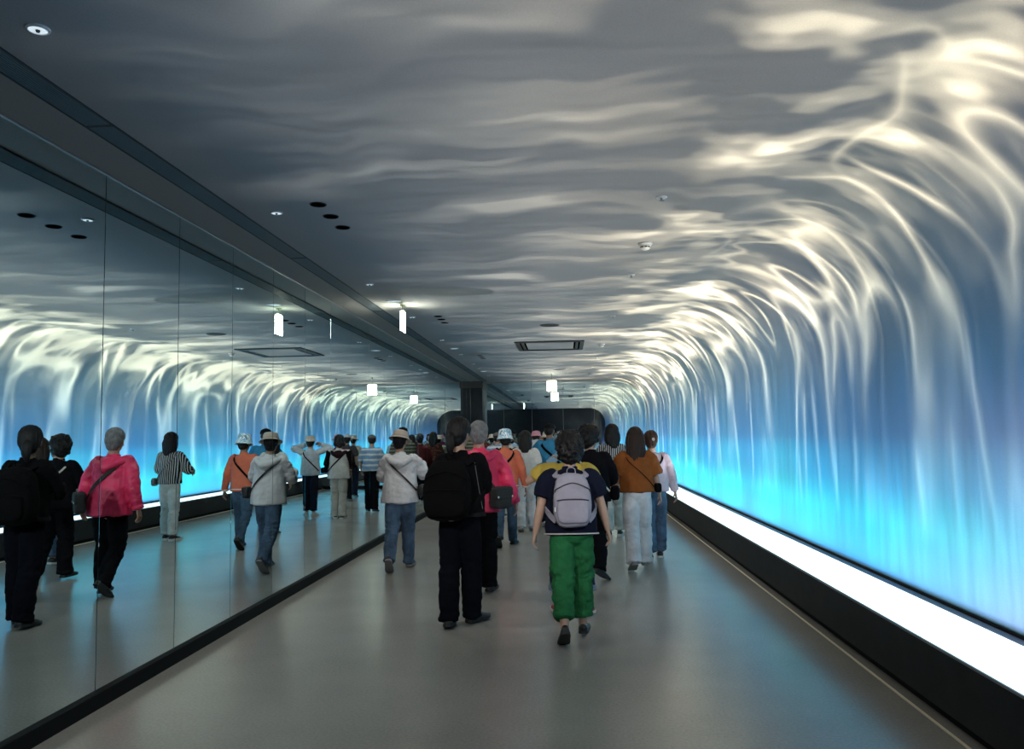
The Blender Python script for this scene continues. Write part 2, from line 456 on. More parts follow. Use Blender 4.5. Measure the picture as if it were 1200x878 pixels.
for i, y in enumerate(small):
    r = d0 if i == 0 else copy_tree(d0, (0, 0, 0)); r.location = (-2.055, y, HC)
    tag(r, 'small round white downlight in the ceiling row beside the mirror wall, %s from the camera' % ORD[i], 'downlight', 'small downlights')
for i, y in enumerate([9.40, 14.67, 20.0]):
    r = D0 if i == 0 else copy_tree(D0, (0, 0, 0)); r.location = (-2.03, y, HC)
    tag(r, 'large round pale ceiling light near the mirror wall, %s from the camera' % ORD[i], 'ceiling light', 'large round ceiling lights')
r = copy_tree(D0, (.95, .30, HC))  # unseen ceiling light, added to carry the entrance fill
tag(r, 'round pale ceiling light added out of view for fill, right of the camera', 'ceiling light', 'large round ceiling lights')
L = bpy.data.lights.new('added_entrance_fill', 'SPOT'); L.energy = ENTR_FILL_W; L.spot_size = math.radians(36); L.spot_blend = .9; L.color = (.98, 1.0, 1.0); L.shadow_soft_size = 0.0  # added fill beam for the walkers' backs
o = bpy.data.objects.new('added_entrance_fill', L); COL.objects.link(o); o.location = (.95, .30, HC-.03)
o.rotation_euler = (Vector((.55, 9.0, .85))-o.location).to_track_quat('-Z', 'Y').to_euler()
# black recessed spotlights in threes
def spot_hole():
    r = empty('recessed_spotlight', (0, 0, 0))
    bm = bmesh.new(); lathe(bm, [(.052, 0), (.052, -.004), (.0575, -.006), (.060, 0)], 36)
    bmobj('rim', bm, mat('black_rim', (.010, .010, .011), .5), r, auto=.6)
    bm = bmesh.new(); lathe(bm, [(0, -.0012), (.030, -.0012), (.052, -.003), (.052, 0), (0, 0)], 36)
    bmobj('baffle', bm, M_dark, r, auto=.6)
    return r
def walker_fill(y, w, aim, cone):
    L = bpy.data.lights.new('added_walker_fill', 'SPOT'); L.energy = w; L.spot_size = math.radians(cone); L.spot_blend = .9; L.color = (1.0, .98, .95); L.shadow_soft_size = 0.0
    o = bpy.data.objects.new('added_walker_fill', L); COL.objects.link(o); o.location = (-1.697, y, HC-.012)
    o.rotation_euler = (Vector(aim)-o.location).to_track_quat('-Z', 'Y').to_euler()
s0 = spot_hole(); i = 0
# added fill beams at three trios, aimed down the corridor to brighten the walkers
for y in (.09, .39, .70): walker_fill(y, FILL_W, (-.30, 8.6, .95), 34)
for y in (5.39, 5.696, 6.01): walker_fill(y, FILL_W*.55, (-.5, 14.0, 1.0), 26)
for y in (10.69, 10.98, 11.30): walker_fill(y, FILL_W*.35, (-.6, 19.0, 1.0), 26)
for tri, cname in (((.09, .39, .70), 'added unseen over the entrance end'), ((5.39, 5.696, 6.01), 'near the camera'), ((10.69, 10.98, 11.30), 'past the first hanging sign'), ((16.1, 16.4, 16.7), 'far down the corridor')):  # the entrance trio is an addition, out of view
    for j, y in enumerate(tri):
        r = s0 if i == 0 else copy_tree(s0, (0, 0, 0)); i += 1; r.location = (-1.697, y, HC)
        tag(r, 'black round recessed spotlight, %s of the trio %s' % (['nearest', 'middle', 'farthest'][j], cname), 'spotlight', 'recessed spotlights')
# detectors on the right half of the ceiling
def smoke_detector():
    r = empty('smoke_detector', (0, 0, 0))
    bm = bmesh.new(); lathe(bm, [(0, 0), (.060, 0), (.060, -.012), (.054, -.017), (0, -.017)], 40); bmobj('base', bm, M_white, r, auto=.6)
    bm = bmesh.new(); lathe(bm, [(0, -.017), (.050, -.017), (.047, -.030), (.038, -.032), (.038, -.040), (.044, -.042), (.034, -.054), (.014, -.060), (0, -.060)], 40)
    bmobj('dome', bm, M_white, r, auto=.6)
    bm = bmesh.new()
    for k in range(8):
        a = k*PI/4; n = len(bm.verts)
        box(bm, .037, .041, -.009, .009, -.040, -.032); bm.verts.ensure_lookup_table()
        for v in bm.verts[n:]: v.co = Matrix.Rotation(a, 3, 'Z') @ v.co
    bmobj('vent_slots', bm, M_dark, r)
    return r
def sprinkler():
    r = empty('sprinkler_head', (0, 0, 0))
    bm = bmesh.new(); lathe(bm, [(0, 0), (.040, 0), (.038, -.006), (.012, -.009), (0, -.009)], 32); bmobj('escutcheon', bm, M_white, r, auto=.6)
    bm = bmesh.new(); lathe(bm, [(0, -.009), (.007, -.009), (.006, -.026), (.015, -.028), (.015, -.031), (0, -.031)], 20); bmobj('deflector', bm, mat('dull_chrome', (.3, .3, .3), .35, 1.0), r, auto=.6)
    return r
k0 = smoke_detector(); p0 = sprinkler()
for i, (x, y) in enumerate([(.73, 6.87), (.70, 14.53), (.70, 21.34)]):
    r = k0 if i == 0 else copy_tree(k0, (0, 0, 0)); r.location = (x, y, HC)
    tag(r, 'white domed smoke detector on the rippled ceiling, %s from the camera' % ORD[i], 'smoke detector', 'smoke detectors')
for i, (x, y) in enumerate([(.71, 5.52), (.72, 8.23), (.70, 11.1), (.70, 17.2), (.70, 19.6)]):
    r = p0 if i == 0 else copy_tree(p0, (0, 0, 0)); r.location = (x, y, HC)
    tag(r, 'small white sprinkler rose on the rippled ceiling, %s from the camera' % ORD[i], 'sprinkler', 'ceiling sprinklers')
# round speaker grilles
def speaker_disc():
    r = empty('ceiling_speaker', (0, 0, 0))
    bm = bmesh.new(); lathe(bm, [(0, 0), (.150, 0), (.150, -.006), (.138, -.009), (.138, -.004), (0, -.004)], 48); bmobj('rim', bm, mat('grey_rim', (.12, .13, .13), .5), r, auto=.6)
    bm = bmesh.new(); lathe(bm, [(0, -.008), (.10, -.007), (.137, -.005), (.137, -.0042), (0, -.0042)], 48); bmobj('mesh_cover', bm, mat('dark_speaker_mesh', (.03, .034, .035), .7, bump=(400, .4, (1, 1, 1))), r, auto=.6)
    return r
c0 = speaker_disc()
for i, (x, y) in enumerate([(-.20, 11.86), (-.12, 19.99)]):
    r = c0 if i == 0 else copy_tree(c0, (0, 0, 0)); r.location = (x, y, HC)
    tag(r, ['round grey speaker grille in the mid ceiling in front of the air vent', 'round grey speaker grille in the ceiling before the far hanging sign'][i], 'speaker', 'ceiling speakers')
# square cassette air vent
v = empty('ceiling_air_vent', (-.24, 14.58, HC))
bm = bmesh.new()
A, B = .575, .68
for s in (-1, 1):
    box(bm, s*A-.035, s*A+.035, -B-.035, B+.035, -.020, 0, .004); box(bm, -A+.036, A-.036, s*B-.035, s*B+.035, -.020, 0, .004)
bmobj('frame', bm, mat('vent_frame', (.035, .038, .040), .5), v)
bm = bmesh.new(); box(bm, -A+.03, A-.03, -B+.03, B-.03, -.003, 0); bmobj('throat', bm, M_dark, v)
bm = bmesh.new(); box(bm, -A+.15, A-.15, -B+.17, B-.17, -.014, -.003, .003); bmobj('centre_panel', bm, M_plaster, v)
for s in (-1, 1):
    bm = bmesh.new(); box(bm, -A+.06, A-.06, s*(B-.10)-.03, s*(B-.10)+.03, -.012, -.004, .002); bmobj('blade', bm, mat('vent_blade', (.05, .055, .058), .5), v)
    bm = bmesh.new(); box(bm, s*(A-.09)-.025, s*(A-.09)+.025, -B+.15, B-.15, -.012, -.004, .002); bmobj('blade', bm, mat('vent_blade', (.05, .055, .058), .5), v)
tag(v, 'dark framed rectangular air vent with pale centre panel in the middle of the ceiling', 'air vent')
# hanging lit signs
def hanging_sign(loc, rz, w, h, drop, label):
    r = empty('hanging_sign', loc, rz)
    bm = bmesh.new(); box(bm, -w/2-.012, w/2+.012, -.008, .008, -drop-h-.012, -drop+.006, .004); bmobj('housing', bm, mat('sign_housing', (.55, .56, .55), .35, .6), r)
    for s in (-1, 1):
        bm = bmesh.new(); y0, y1 = sorted((s*.0082, s*.013)); box(bm, -w/2, w/2, y0, y1, -drop-h, -drop-.004, .001); bmobj('lit_face', bm, M_sign, r)
    bm = bmesh.new(); lathe(bm, [(0, 0), (.035, 0), (.035, -.012), (.007, -.016), (.007, -drop), (0, -drop)], 16); bmobj('drop_rod', bm, mat('sign_rod', (.2, .2, .2), .4, .7), r, auto=.6)
    bm = bmesh.new(); box(bm, -w/2+.02, w/2-.02, -.012, .012, -drop+.006, -drop+.010); bmobj('top_light', bm, mat('sign_top_glow', (.9, 1, .6), .4, emit=(.85, 1.0, .45), estr=14.0), r)
    tag(r, label, 'hanging sign', 'lit hanging signs')
hanging_sign((-1.98, 9.70, HC), PI/2, .20, .25, .085, 'lit white hanging sign seen edge on beside the mirror wall')
hanging_sign((-.33, 21.3, HC), 0, .25, .27, .20, 'glowing white square sign hanging over the far crowd')
# the downlights' own light
for y in small:
    L = bpy.data.lights.new('downlight_beam', 'SPOT'); L.energy = DOWN_W; L.spot_size = math.radians(120); L.spot_blend = .8; L.color = (.97, 1.0, .93); L.shadow_soft_size = .04
    o = bpy.data.objects.new('downlight_beam', L); COL.objects.link(o); o.location = (-2.055, y, HC-.03)
# ------------------------------------------------------------------ people: builders
X3, Y3, Z3 = Vector((1, 0, 0)), Vector((0, 1, 0)), Vector((0, 0, 1))
def V(*a): return Vector(a)
def crom(pts, sub):
    """Catmull-Rom through tuples of floats"""
    if sub <= 1 or len(pts) < 3: return [tuple(p) for p in pts]
    out = []
    n = len(pts)
    for i in range(n-1):
        p0, p1, p2, p3 = pts[max(i-1, 0)], pts[i], pts[i+1], pts[min(i+2, n-1)]
        for k in range(sub):
            t = k/sub; t2 = t*t; t3 = t2*t
            out.append(tuple(.5*(2*b+(c-a)*t+(2*a-5*b+4*c-d)*t2+(3*b-a-3*c+d)*t3) for a, b, c, d in zip(p0, p1, p2, p3)))
    out.append(tuple(pts[-1]))
    return out
def tube(bm, pts, rad, side=X3, n=14, sub=4, cap=.5, closed=False):
    """loft of ellipses; rad entries r or (a, b): a along side, b across it"""
    P = [(*p, *(r if isinstance(r, (tuple, list)) else (r, r))) for p, r in zip(pts, rad)]
    P = crom(P, sub)
    C = [Vector(p[:3]) for p in P]; m = len(C); rings = []
    for i in range(m):
        if closed: t = C[(i+1) % (m-1)]-C[(i-1) % (m-1)] if m > 2 else Z3
        else: t = C[min(i+1, m-1)]-C[max(i-1, 0)]
        t = t.normalized() if t.length > 1e-9 else Z3
        s = side-t*side.dot(t)
        if s.length < 1e-4: s = Y3-t*Y3.dot(t)
        s.normalize(); b = t.cross(s)
        ra, rb = max(P[i][3], .0005), max(P[i][4], .0005)
        rings.append((C[i], t, s, b, ra, rb))
    def mk(c, s, b, ra, rb): return [bm.verts.new(c+s*(ra*math.cos(2*PI*k/n))+b*(rb*math.sin(2*PI*k/n))) for k in range(n)]
    R = []
    if cap and not closed:
        c, t, s, b, ra, rb = rings[0]; h = min(ra, rb)*cap
        R.append([bm.verts.new(c-t*h)]); R.append(mk(c-t*h*.75, s, b, ra*.66, rb*.66))
    for r in rings: R.append(mk(r[0], r[2], r[3], r[4], r[5]))
    if cap and not closed:
        c, t, s, b, ra, rb = rings[-1]; h = min(ra, rb)*cap
        R.append(mk(c+t*h*.75, s, b, ra*.66, rb*.66)); R.append([bm.verts.new(c+t*h)])
    elif not closed:
        bm.faces.new(R[0][::-1]); bm.faces.new(R[-1])
    for A, B in zip(R, R[1:]):
        for k in range(n):
            j = (k+1) % n
            if len(A) == 1: bm.faces.new((A[0], B[j], B[k]))
            elif len(B) == 1: bm.faces.new((A[k], A[j], B[0]))
            else: bm.faces.new((A[k], A[j], B[j], B[k]))
def ball(bm, c, r, rot=None, e=1.0, nu=20, nv=12):
    """ellipsoid, or a rounded box when e < 1"""
    f = lambda v: math.copysign(abs(v)**e, v)
    rings = []
    for i in range(nv+1):
        th = -PI/2+PI*i/nv
        ct, st = f(math.cos(th)) if 0 < i < nv else 0, f(math.sin(th))
        if ct == 0: row = [V(0, 0, st*r[2])]
        else: row = [V(r[0]*ct*f(math.cos(2*PI*k/nu)), r[1]*ct*f(math.sin(2*PI*k/nu)), r[2]*st) for k in range(nu)]
        rings.append([bm.verts.new(Vector(c)+(rot @ p if rot else p)) for p in row])
    for A, B in zip(rings, rings[1:]):
        for k in range(nu):
            j = (k+1) % nu
            if len(A) == 1: bm.faces.new((A[0], B[j], B[k]))
            elif len(B) == 1: bm.faces.new((A[k], A[j], B[0]))
            else: bm.faces.new((A[k], A[j], B[j], B[k]))
def remesh(bm, voxel, smooth=4, dec=1.0):
    """one continuous skin over everything in bm"""
    me = bpy.data.meshes.new('tmp'); bm.to_mesh(me); bm.free()
    o = bpy.data.objects.new('tmp', me); COL.objects.link(o)
    r = o.modifiers.new('r', 'REMESH'); r.mode = 'VOXEL'; r.voxel_size = voxel; r.use_smooth_shade = True
    if smooth:
        s = o.modifiers.new('s', 'SMOOTH'); s.factor = .5; s.iterations = smooth
    if dec < 1:
        d = o.modifiers.new('d', 'DECIMATE'); d.ratio = dec
    dg = bpy.context.evaluated_depsgraph_get()
    res = bpy.data.meshes.new_from_object(o.evaluated_get(dg))
    bpy.data.objects.remove(o); bpy.data.meshes.remove(me)
    for p in res.polygons: p.use_smooth = True
    return res
def crease(me, amp, f, seed=0.0, mask=None):
    """cloth folds: push vertices along their normals by stretched noise"""
    off = V(seed*13.1, seed*7.7, seed*3.3)
    N = [vn.vector.copy() for vn in me.vertex_normals]; out = []
    for v, nn in zip(me.vertices, N):
        c = v.co
        q = V(c.x*f[0], c.y*f[1], c.z*f[2])+off
        d = noise.noise(q)+.55*noise.noise(q*2.1+V(5, 2, 1))+.34*noise.noise(q*4.4+V(1, 7, 3))
        a = amp*(mask(c) if mask else 1.0)
        out.extend(c+nn*(d*a*1.35))
    me.vertices.foreach_set('co', out); me.update()
def cloth_mat(name, col, scale=260, rough=.88, var=.16, sheen=.0): return mat(name, col, rough, 0, .12, bump=(scale, .35, (1, 1, 1)), var=var, vscale=9, sheen=sheen)
def skin_mat(name, col): return mat(name, col, .55, 0, .4, var=.08, vscale=14)
def hair_mat(name, col): return mat(name, col, .5, 0, .25, bump=(95, .9, (1, 1, .12)), var=.35, vscale=30)
def denim_mat(name, col): return mat(name, col, .85, 0, .2, bump=(420, .4, (1, 1, .5)), var=.42, vscale=7)
def stripe_mat(name, a, b, freq, axis=0, duty=.5, wob=0.0):
    if name in MATS: return MATS[name]
    m = bpy.data.materials.new(name); m.use_nodes = True; t = m.node_tree; p = t.nodes['Principled BSDF']
    tc = t.nodes.new('ShaderNodeTexCoord')
    c = separate(t, tc.outputs['Object'])
    if wob:
        nn = noise_s(t, tc.outputs['Object'], 9.0, 2.0)
        u = c[axis]*freq+(nn-.5)*wob
    else: u = c[axis]*freq
    fr = u.op('FRACT')
    t.links.new(ramp(t, fr, [(0, a), (duty-.04, a), (duty+.04, b), (.96, b), (1.0, a)], 'LINEAR'), p.inputs['Base Color'])
    p.inputs['Roughness'].default_value = .85; p.inputs['Specular IOR Level'].default_value = .25
    MATS[name] = m; return m
def blotch_mat(name, cols, scale, rough=.85, stretch=(1, 1, 1)):
    if name in MATS: return MATS[name]
    m = bpy.data.materials.new(name); m.use_nodes = True; t = m.node_tree; p = t.nodes['Principled BSDF']
    tc = t.nodes.new('ShaderNodeTexCoord'); mp = t.nodes.new('ShaderNodeMapping'); mp.inputs['Scale'].default_value = stretch
    t.links.new(tc.outputs['Object'], mp.inputs[0])
    n = noise_s(t, mp.outputs[0], scale, 2.0, .5)
    k = len(cols); st = []
    for i, c in enumerate(cols): st += [(.30+.40*i/k, c)]
    t.links.new(ramp(t, n, st, 'CONSTANT'), p.inputs['Base Color']); p.inputs['Roughness'].default_value = rough
    p.inputs['Specular IOR Level'].default_value = .25
    MATS[name] = m; return m

SKIN = lambda: skin_mat('skin', (.40, .25, .18))
class Fig:
    """one walking figure in its own frame: +y is the way it faces, z up, feet on z = 0"""
    def __init__(f, H=1.62, lean=4, twist=0, headyaw=0, headpitch=-4, headroll=0, wide=1.0, girth=1.0,
                 L=(0, 0, 0, 0), R=(0, 0, 0, 0), armL=None, armR=None, stance=.075, fine=True):
        # leg = (hip flexion, knee bend, foot pitch (heel up), toe-out), degrees
        f.k = k = H/1.62; f.wide, f.girth, f.fine = wide, girth, fine
        f.lean, f.twist = math.radians(lean), math.radians(twist)
        f.hipz = 0.0
        f.leg = {}
        low = []
        for sd, q in ((-1, L), (1, R)):
            hp, kn, ft, to = [math.radians(a) for a in q[:4]]
            hip = V(sd*.076*k*wide**.5, 0, 0); sx = sd*(stance-.075)*k
            knee = hip+V(sd*.004*k+sx*.5, math.sin(hp)*.40*k, -math.cos(hp)*.40*k)
            a2 = hp-kn
            ank = knee+V(sx*.5, math.sin(a2)*.385*k, -math.cos(a2)*.385*k)
            M = Matrix.Rotation(-sd*to, 3, 'Z') @ Matrix.Rotation(-ft, 3, 'X')     # ft>0 lifts the heel
            pts = [M @ V(0, y*k, z*k) for y, z in ((-.055, -.075), (.175, -.075), (.10, -.075))]
            low.append(min((ank+p).z for p in pts))
            f.leg[sd] = [hip, knee, ank, M]
        # a lifted heel keeps its toes on the floor
        for i, sd in enumerate((-1, 1)):
            q = (L, R)[i]
            if q[2] > 0 and low[i] > low[1-i] and not (len(q) > 4 and q[4]):
                hip, knee, ank, M = f.leg[sd]
                for deg in range(int(q[2]), 76):
                    M = Matrix.Rotation(-sd*math.radians(q[3]), 3, 'Z') @ Matrix.Rotation(-math.radians(deg), 3, 'X')
                    lo = min((ank+M @ V(0, y*k, -.075*k)).z for y in (-.055, .10, .175))
                    if lo <= low[1-i]: break
                f.leg[sd][3] = M; low[i] = lo
        dz = -min(low)
        for sd in f.leg:
            for i in range(3): f.leg[sd][i] = f.leg[sd][i]+V(0, 0, dz)
        f.hipz = dz
        f.hc = V(0, 0, dz)
        # upper body
        f.Rt = Matrix.Rotation(f.twist, 3, 'Z'); f.Rl = Matrix.Rotation(-f.lean, 3, 'X')
        f.headM = (Matrix.Rotation(math.radians(headyaw), 3, 'Z') @ Matrix.Rotation(math.radians(headpitch), 3, 'X') @ Matrix.Rotation(math.radians(headroll), 3, 'Y'))
        f.head = f.U(V(0, .015*k, .655*k))
        f.arm = {}
        for sd, q in ((-1, armL), (1, armR)):
            # arm = (swing forward, out, elbow bend, inward turn of forearm)
            sh = V(sd*.160*k*wide, -.005*k, .455*k)
            if isinstance(q, dict):      # elbow and wrist given outright
                e, w = V(*q['e'])*k, V(*q['w'])*k
                e = sh+(e-sh).normalized()*.265*k; w = e+(w-e).normalized()*.235*k
                n = V(*q.get('n', (-sd, 0, 0)))
                f.arm[sd] = [f.U(sh), f.U(e), f.U(w), (f.Rt @ f.Rl @ V(*q['d'])).normalized() if 'd' in q else (f.Rt @ f.Rl @ (w-e)).normalized(), f.Rt @ f.Rl @ n]
                continue
            sw, out, el, inn = [math.radians(a) for a in (q or (0, 8, 12, 0))]
            up = Matrix.Rotation(sw, 3, 'X') @ (Matrix.Rotation(-sd*out, 3, 'Y') @ V(0, 0, -1))
            d2 = Matrix.Rotation(sw+el, 3, 'X') @ (Matrix.Rotation(-sd*(out*.8), 3, 'Y') @ V(0, 0, -1))
            d2 = Matrix.Rotation(sd*inn, 3, 'Z') @ d2
            e = sh+up*.265*k; w = e+d2*.235*k
            # palm faces the body when hanging
            nrm = V(-sd, 0, 0)
            f.arm[sd] = [f.U(sh), f.U(e), f.U(w), (f.Rt @ f.Rl @ d2).normalized(), f.Rt @ f.Rl @ nrm]
    def U(f, p):
        return f.hc+f.Rt @ (f.Rl @ p)
    def H_(f, p):
        return f.head+f.headM @ (Vector(p)*f.k)
    # ---- torso section radii at height z above the hip joint (unit figure)
    BODY = [(-.09, .09, .085, 0), (-.03, .150, .112, -.008), (.05, .158, .115, -.008), (.14, .132, .098, 0), (.25, .135, .100, .004), (.34, .150, .108, .004), (.42, .148, .092, 0), (.465, .105, .070, 0), (.50, .056, .056, .004)]
    def sect(f, z, table=None):
        T = table or f.BODY
        if z <= T[0][0]: return T[0][1:]
        for a, b in zip(T, T[1:]):
            if z <= b[0]:
                t = (z-a[0])/(b[0]-a[0]); t = t*t*(3-2*t)
                return tuple(x+(y-x)*t for x, y in zip(a[1:], b[1:]))
        return T[-1][1:]
    def surf(f, th, z, off=0.0, table=None):
        """point on the garment: th degrees, 0 = right, 90 = front, -90 = back"""
        rx, ry, oy = f.sect(z, table); t = math.radians(th)
        return f.U(V((rx+off)*math.cos(t)*f.k*f.wide, ((ry+off)*math.sin(t)*f.girth+oy)*f.k, z*f.k))
    def hand(f, bm, sd, curl=22, spread=1.0, dirn=None, nrm=None):
        k = f.k
        w = f.arm[sd][2]; d = (dirn or f.arm[sd][3]).normalized(); n = (nrm or f.arm[sd][4]); n = (n-d*n.dot(d)).normalized()
        # thumb side: forward for a hanging arm
        t = d.cross(n)*(-sd)
        if nrm is None and t.y < 0 and abs(d.z) > .5: t = -t
        pal = w+d*.045*k
        tube(bm, [w-d*.01*k, w+d*.025*k, w+d*.06*k, w+d*.088*k], [(.022*k, .017*k), (.032*k, .015*k), (.040*k, .0145*k), (.038*k, .012*k)], side=t, n=12, sub=3)
        for i, (u, ln) in enumerate(((.030, .072), (.0105, .080), (-.0095, .074), (-.028, .058))):
            b = w+d*.082*k+t*u*k
            c = math.radians(curl*(1+.15*i))
            p = [b]; dd = (d+t*u*2.2*spread).normalized()
            for j, sg in enumerate((.44, .32, .24)):
                dd = (dd*math.cos(c)+n*math.sin(c)).normalized()
                p.append(p[-1]+dd*ln*sg*k)
            tube(bm, p, [.0092*k, .0085*k, .0078*k, .0062*k], side=t, n=8, sub=2, cap=.8)
        b = w+d*.028*k+t*.026*k
        d1 = (d*.62+t*.62+n*.30).normalized(); d2 = (d*.88+t*.28+n*.32).normalized()
        tube(bm, [b-t*.012*k, b+d1*.034*k, b+d1*.034*k+d2*.026*k, b+d1*.034*k+d2*.048*k], [.0135*k, .0110*k, .0095*k, .007*k], side=n, n=8, sub=2, cap=.8)
    def body(f, name_mat, curlL=22, curlR=22, handdir=None):
        k = f.k; bm = bmesh.new()
        pts, rad = [], []
        for z, rx, ry, oy in f.BODY:
            pts.append(f.U(V(0, oy*k, z*k))); rad.append((rx*k*f.wide*.93, ry*k*f.girth*.93))
        tube(bm, pts, rad, side=f.Rt @ X3, n=20, sub=3)
        for sd in (-1, 1):
            h, kn, a, M = f.leg[sd]
            m1 = h.lerp(kn, .5); m2 = kn.lerp(a, .35)+M @ V(0, -.012*k, 0)
            tube(bm, [h+V(0, 0, .02), m1, kn, m2, a], [.082*k, .066*k, .050*k, .052*k, .034*k], n=14, sub=4)
            tube(bm, [a+M @ V(0, -.035*k, -.035*k), a+M @ V(0, .02*k, -.03*k), a+M @ V(0, .09*k, -.05*k), a+M @ V(0, .15*k, -.058*k)], [(.030*k, .030*k), (.034*k, .034*k), (.040*k, .020*k), (.034*k, .012*k)], n=12, sub=2)
            s, e, w, d, n = f.arm[sd]
            tube(bm, [s+f.Rt @ V(-sd*.055*k, 0, -.022*k), s+f.Rt @ V(-sd*.008*k, 0, -.020*k), s.lerp(e, .5), e, e.lerp(w, .35), w], [.036*k, .042*k, .040*k, .035*k, .037*k, .024*k], n=12, sub=4)
            hd = (handdir or {}).get(sd)
            f.hand(bm, sd, curlL if sd < 0 else curlR, dirn=hd[0] if hd else None, nrm=hd[1] if hd else None)
        # neck and head
        nb = f.U(V(0, -.006*k, .46*k))
        tube(bm, [nb, nb.lerp(f.H_((0, -.03, -.06)), .6), f.H_((0, -.028, -.03))], [(.062*k, .060*k), (.052*k, .053*k), (.052*k, .055*k)], n=14, sub=3)
        ball(bm, f.H_((0, -.012, .030)), (.074*k, .092*k, .082*k), f.headM)
        hp = [f.H_((0, .004, .03)), f.H_((0, .010, -.02)), f.H_((0, .020, -.06)), f.H_((0, .036, -.092)), f.H_((0, .046, -.108))]
        tube(bm, hp, [(.072*k, .078*k), (.066*k, .074*k), (.056*k, .062*k), (.040*k, .046*k), (.018*k, .022*k)], side=f.headM @ X3, n=18, sub=3)
        tube(bm, [f.H_((0, .080, .012)), f.H_((0, .093, -.014)), f.H_((0, .102, -.034)), f.H_((0, .086, -.041))], [.008*k, .0105*k, .0145*k, .009*k], side=f.headM @ X3, n=10, sub=2)
        for s in (-1, 1):
            ball(bm, f.H_((s*.076, -.012, -.012)), (.012*k, .020*k, .032*k), f.headM @ Matrix.Rotation(s*.35, 3, 'Z'))
            ball(bm, f.H_((s*.028, .070, .016)), (.020*k, .014*k, .006*k), f.headM)
            ball(bm, f.H_((s*.034, .052, -.034)), (.026*k, .020*k, .022*k), f.headM)
        ball(bm, f.H_((0, .079, -.058)), (.022*k, .010*k, .0055*k), f.headM); ball(bm, f.H_((0, .078, -.068)), (.019*k, .010*k, .006*k), f.headM)
        me = remesh(bm, .0052*k if f.fine else .0085*k, 2 if f.fine else 1, .40 if f.fine else .5)
        o = link('person', me, [name_mat, mat('lips', (.36, .14, .12), .5), mat('eyebrow', (.03, .022, .02), .7)])
        inv = f.headM.transposed()
        for p in me.polygons:
            q = inv @ (Vector(p.center)-f.head)/k
            if q.y > .06 and abs(q.x) < .05 and -.08 < q.z < .04:
                if abs(q.x) < .025 and -.0745 < q.z < -.053 and q.y > .076: p.material_index = 1
                elif .012 < abs(q.x) < .046 and .0155 < q.z < .0205: p.material_index = 2
        f.root = o
        for s in (-1, 1):
            bm = bmesh.new(); ball(bm, f.H_((s*.030, .0735, -.002)), (.0135*k, .009*k, .0065*k), f.headM, nu=14, nv=8)
            e = bmobj('eye', bm, [mat('eye_white', (.6, .58, .55), .3), mat('iris', (.02, .013, .01), .2)], o, smooth=True)
            for p in e.data.polygons:
                q = inv @ (Vector(p.center)-f.head)/k
                if abs(q.x-s*.030) < .0055: p.material_index = 1
        return o
    def shoes(f, m_up, m_sole, sole=.024, wide=1.0, heelcup=0.085, low=False):
        k = f.k
        for sd in (-1, 1):
            a, M = f.leg[sd][2], f.leg[sd][3]
            T = lambda p: a+M @ (V(sd*.004+p[0]*wide, p[1], p[2]-.075)*k)
            st = [(-.068, .014, .055), (-.058, .031, .078), (-.03, .037, .088 if not low else .066), (.01, .038, .092 if not low else .06), (.05, .041, .076 if not low else .056), (.09, .045, .060), (.13, .046, .050), (.165, .040, .040), (.188, .024, .030), (.196, .009, .020)]
            bm = bmesh.new(); rings = []
            for y, w, h in st:
                ring = []
                for i in range(9):
                    t = PI*i/8; c = math.cos(t)
                    ring.append(bm.verts.new(T((math.copysign(abs(c)**.75, c)*w, y, sole*.6+(h-sole*.6)*math.sin(t)**.7))))
                ring += [bm.verts.new(T((-w*.5, y, sole*.6))), bm.verts.new(T((w*.5, y, sole*.6)))]
                rings.append(ring)
            for A, B in zip(rings, rings[1:]):
                for i in range(11): bm.faces.new((A[i], A[(i+1) % 11], B[(i+1) % 11], B[i]))
            bm.faces.new(rings[0]); bm.faces.new(rings[-1][::-1])
            s = bmobj('shoe', bm, m_up, f.root, smooth=True)
            bm = bmesh.new(); rings = []
            for y, w, h in st:
                w = w+.004; yy = y*1.02; lift = max(0, (yy-.14))*.25
                rings.append([bm.verts.new(T(p)) for p in ((-w, yy, lift), (w, yy, lift), (w*1.02, yy, sole*.6+lift*.6), (w*.97, yy, sole+lift*.4), (-w*.97, yy, sole+lift*.4), (-w*1.02, yy, sole*.6+lift*.6))])
            for A, B in zip(rings, rings[1:]):
                for i in range(6): bm.faces.new((A[i], A[(i+1) % 6], B[(i+1) % 6], B[i]))
            bm.faces.new(rings[0]); bm.faces.new(rings[-1][::-1])
            bmobj('sole', bm, m_sole, s, auto=.7)
            if not low:
                bm = bmesh.new()
                for q in range(3):
                    y = .035+q*.022; z = .083-q*.008
                    tube(bm, [T((-.026, y, z-.012)), T((0, y+.004, z+.004)), T((.026, y, z-.012))], [.0035*k]*3, side=Z3, n=6, sub=2)
                bmobj('laces', bm, mat('shoe_lace_grey', (.12, .12, .12), .8), s, smooth=True)
    def trousers(f, m, top=.12, hem=0.0, cut='straight', hemr=.075, thigh=.100, knee=.078, amp=.007, hipr=1.07, seed=1, cuff=None, name='trousers'):
        """hem = share of the shin left bare"""
        k = f.k; bm = bmesh.new()
        T = [z for z in (-.10, -.05, .0, .06, top) if z <= top]
        pts = [f.U(V(0, f.sect(z)[2]*k, z*k)) for z in T]
        rad = [(f.sect(z)[0]*hipr*k*f.wide, f.sect(z)[1]*hipr*k*f.girth) for z in T]
        rad[0] = (rad[0][0]*.9, rad[0][1]*.9)
        tube(bm, pts, rad, side=f.Rt @ X3, n=20, sub=2, cap=.15)
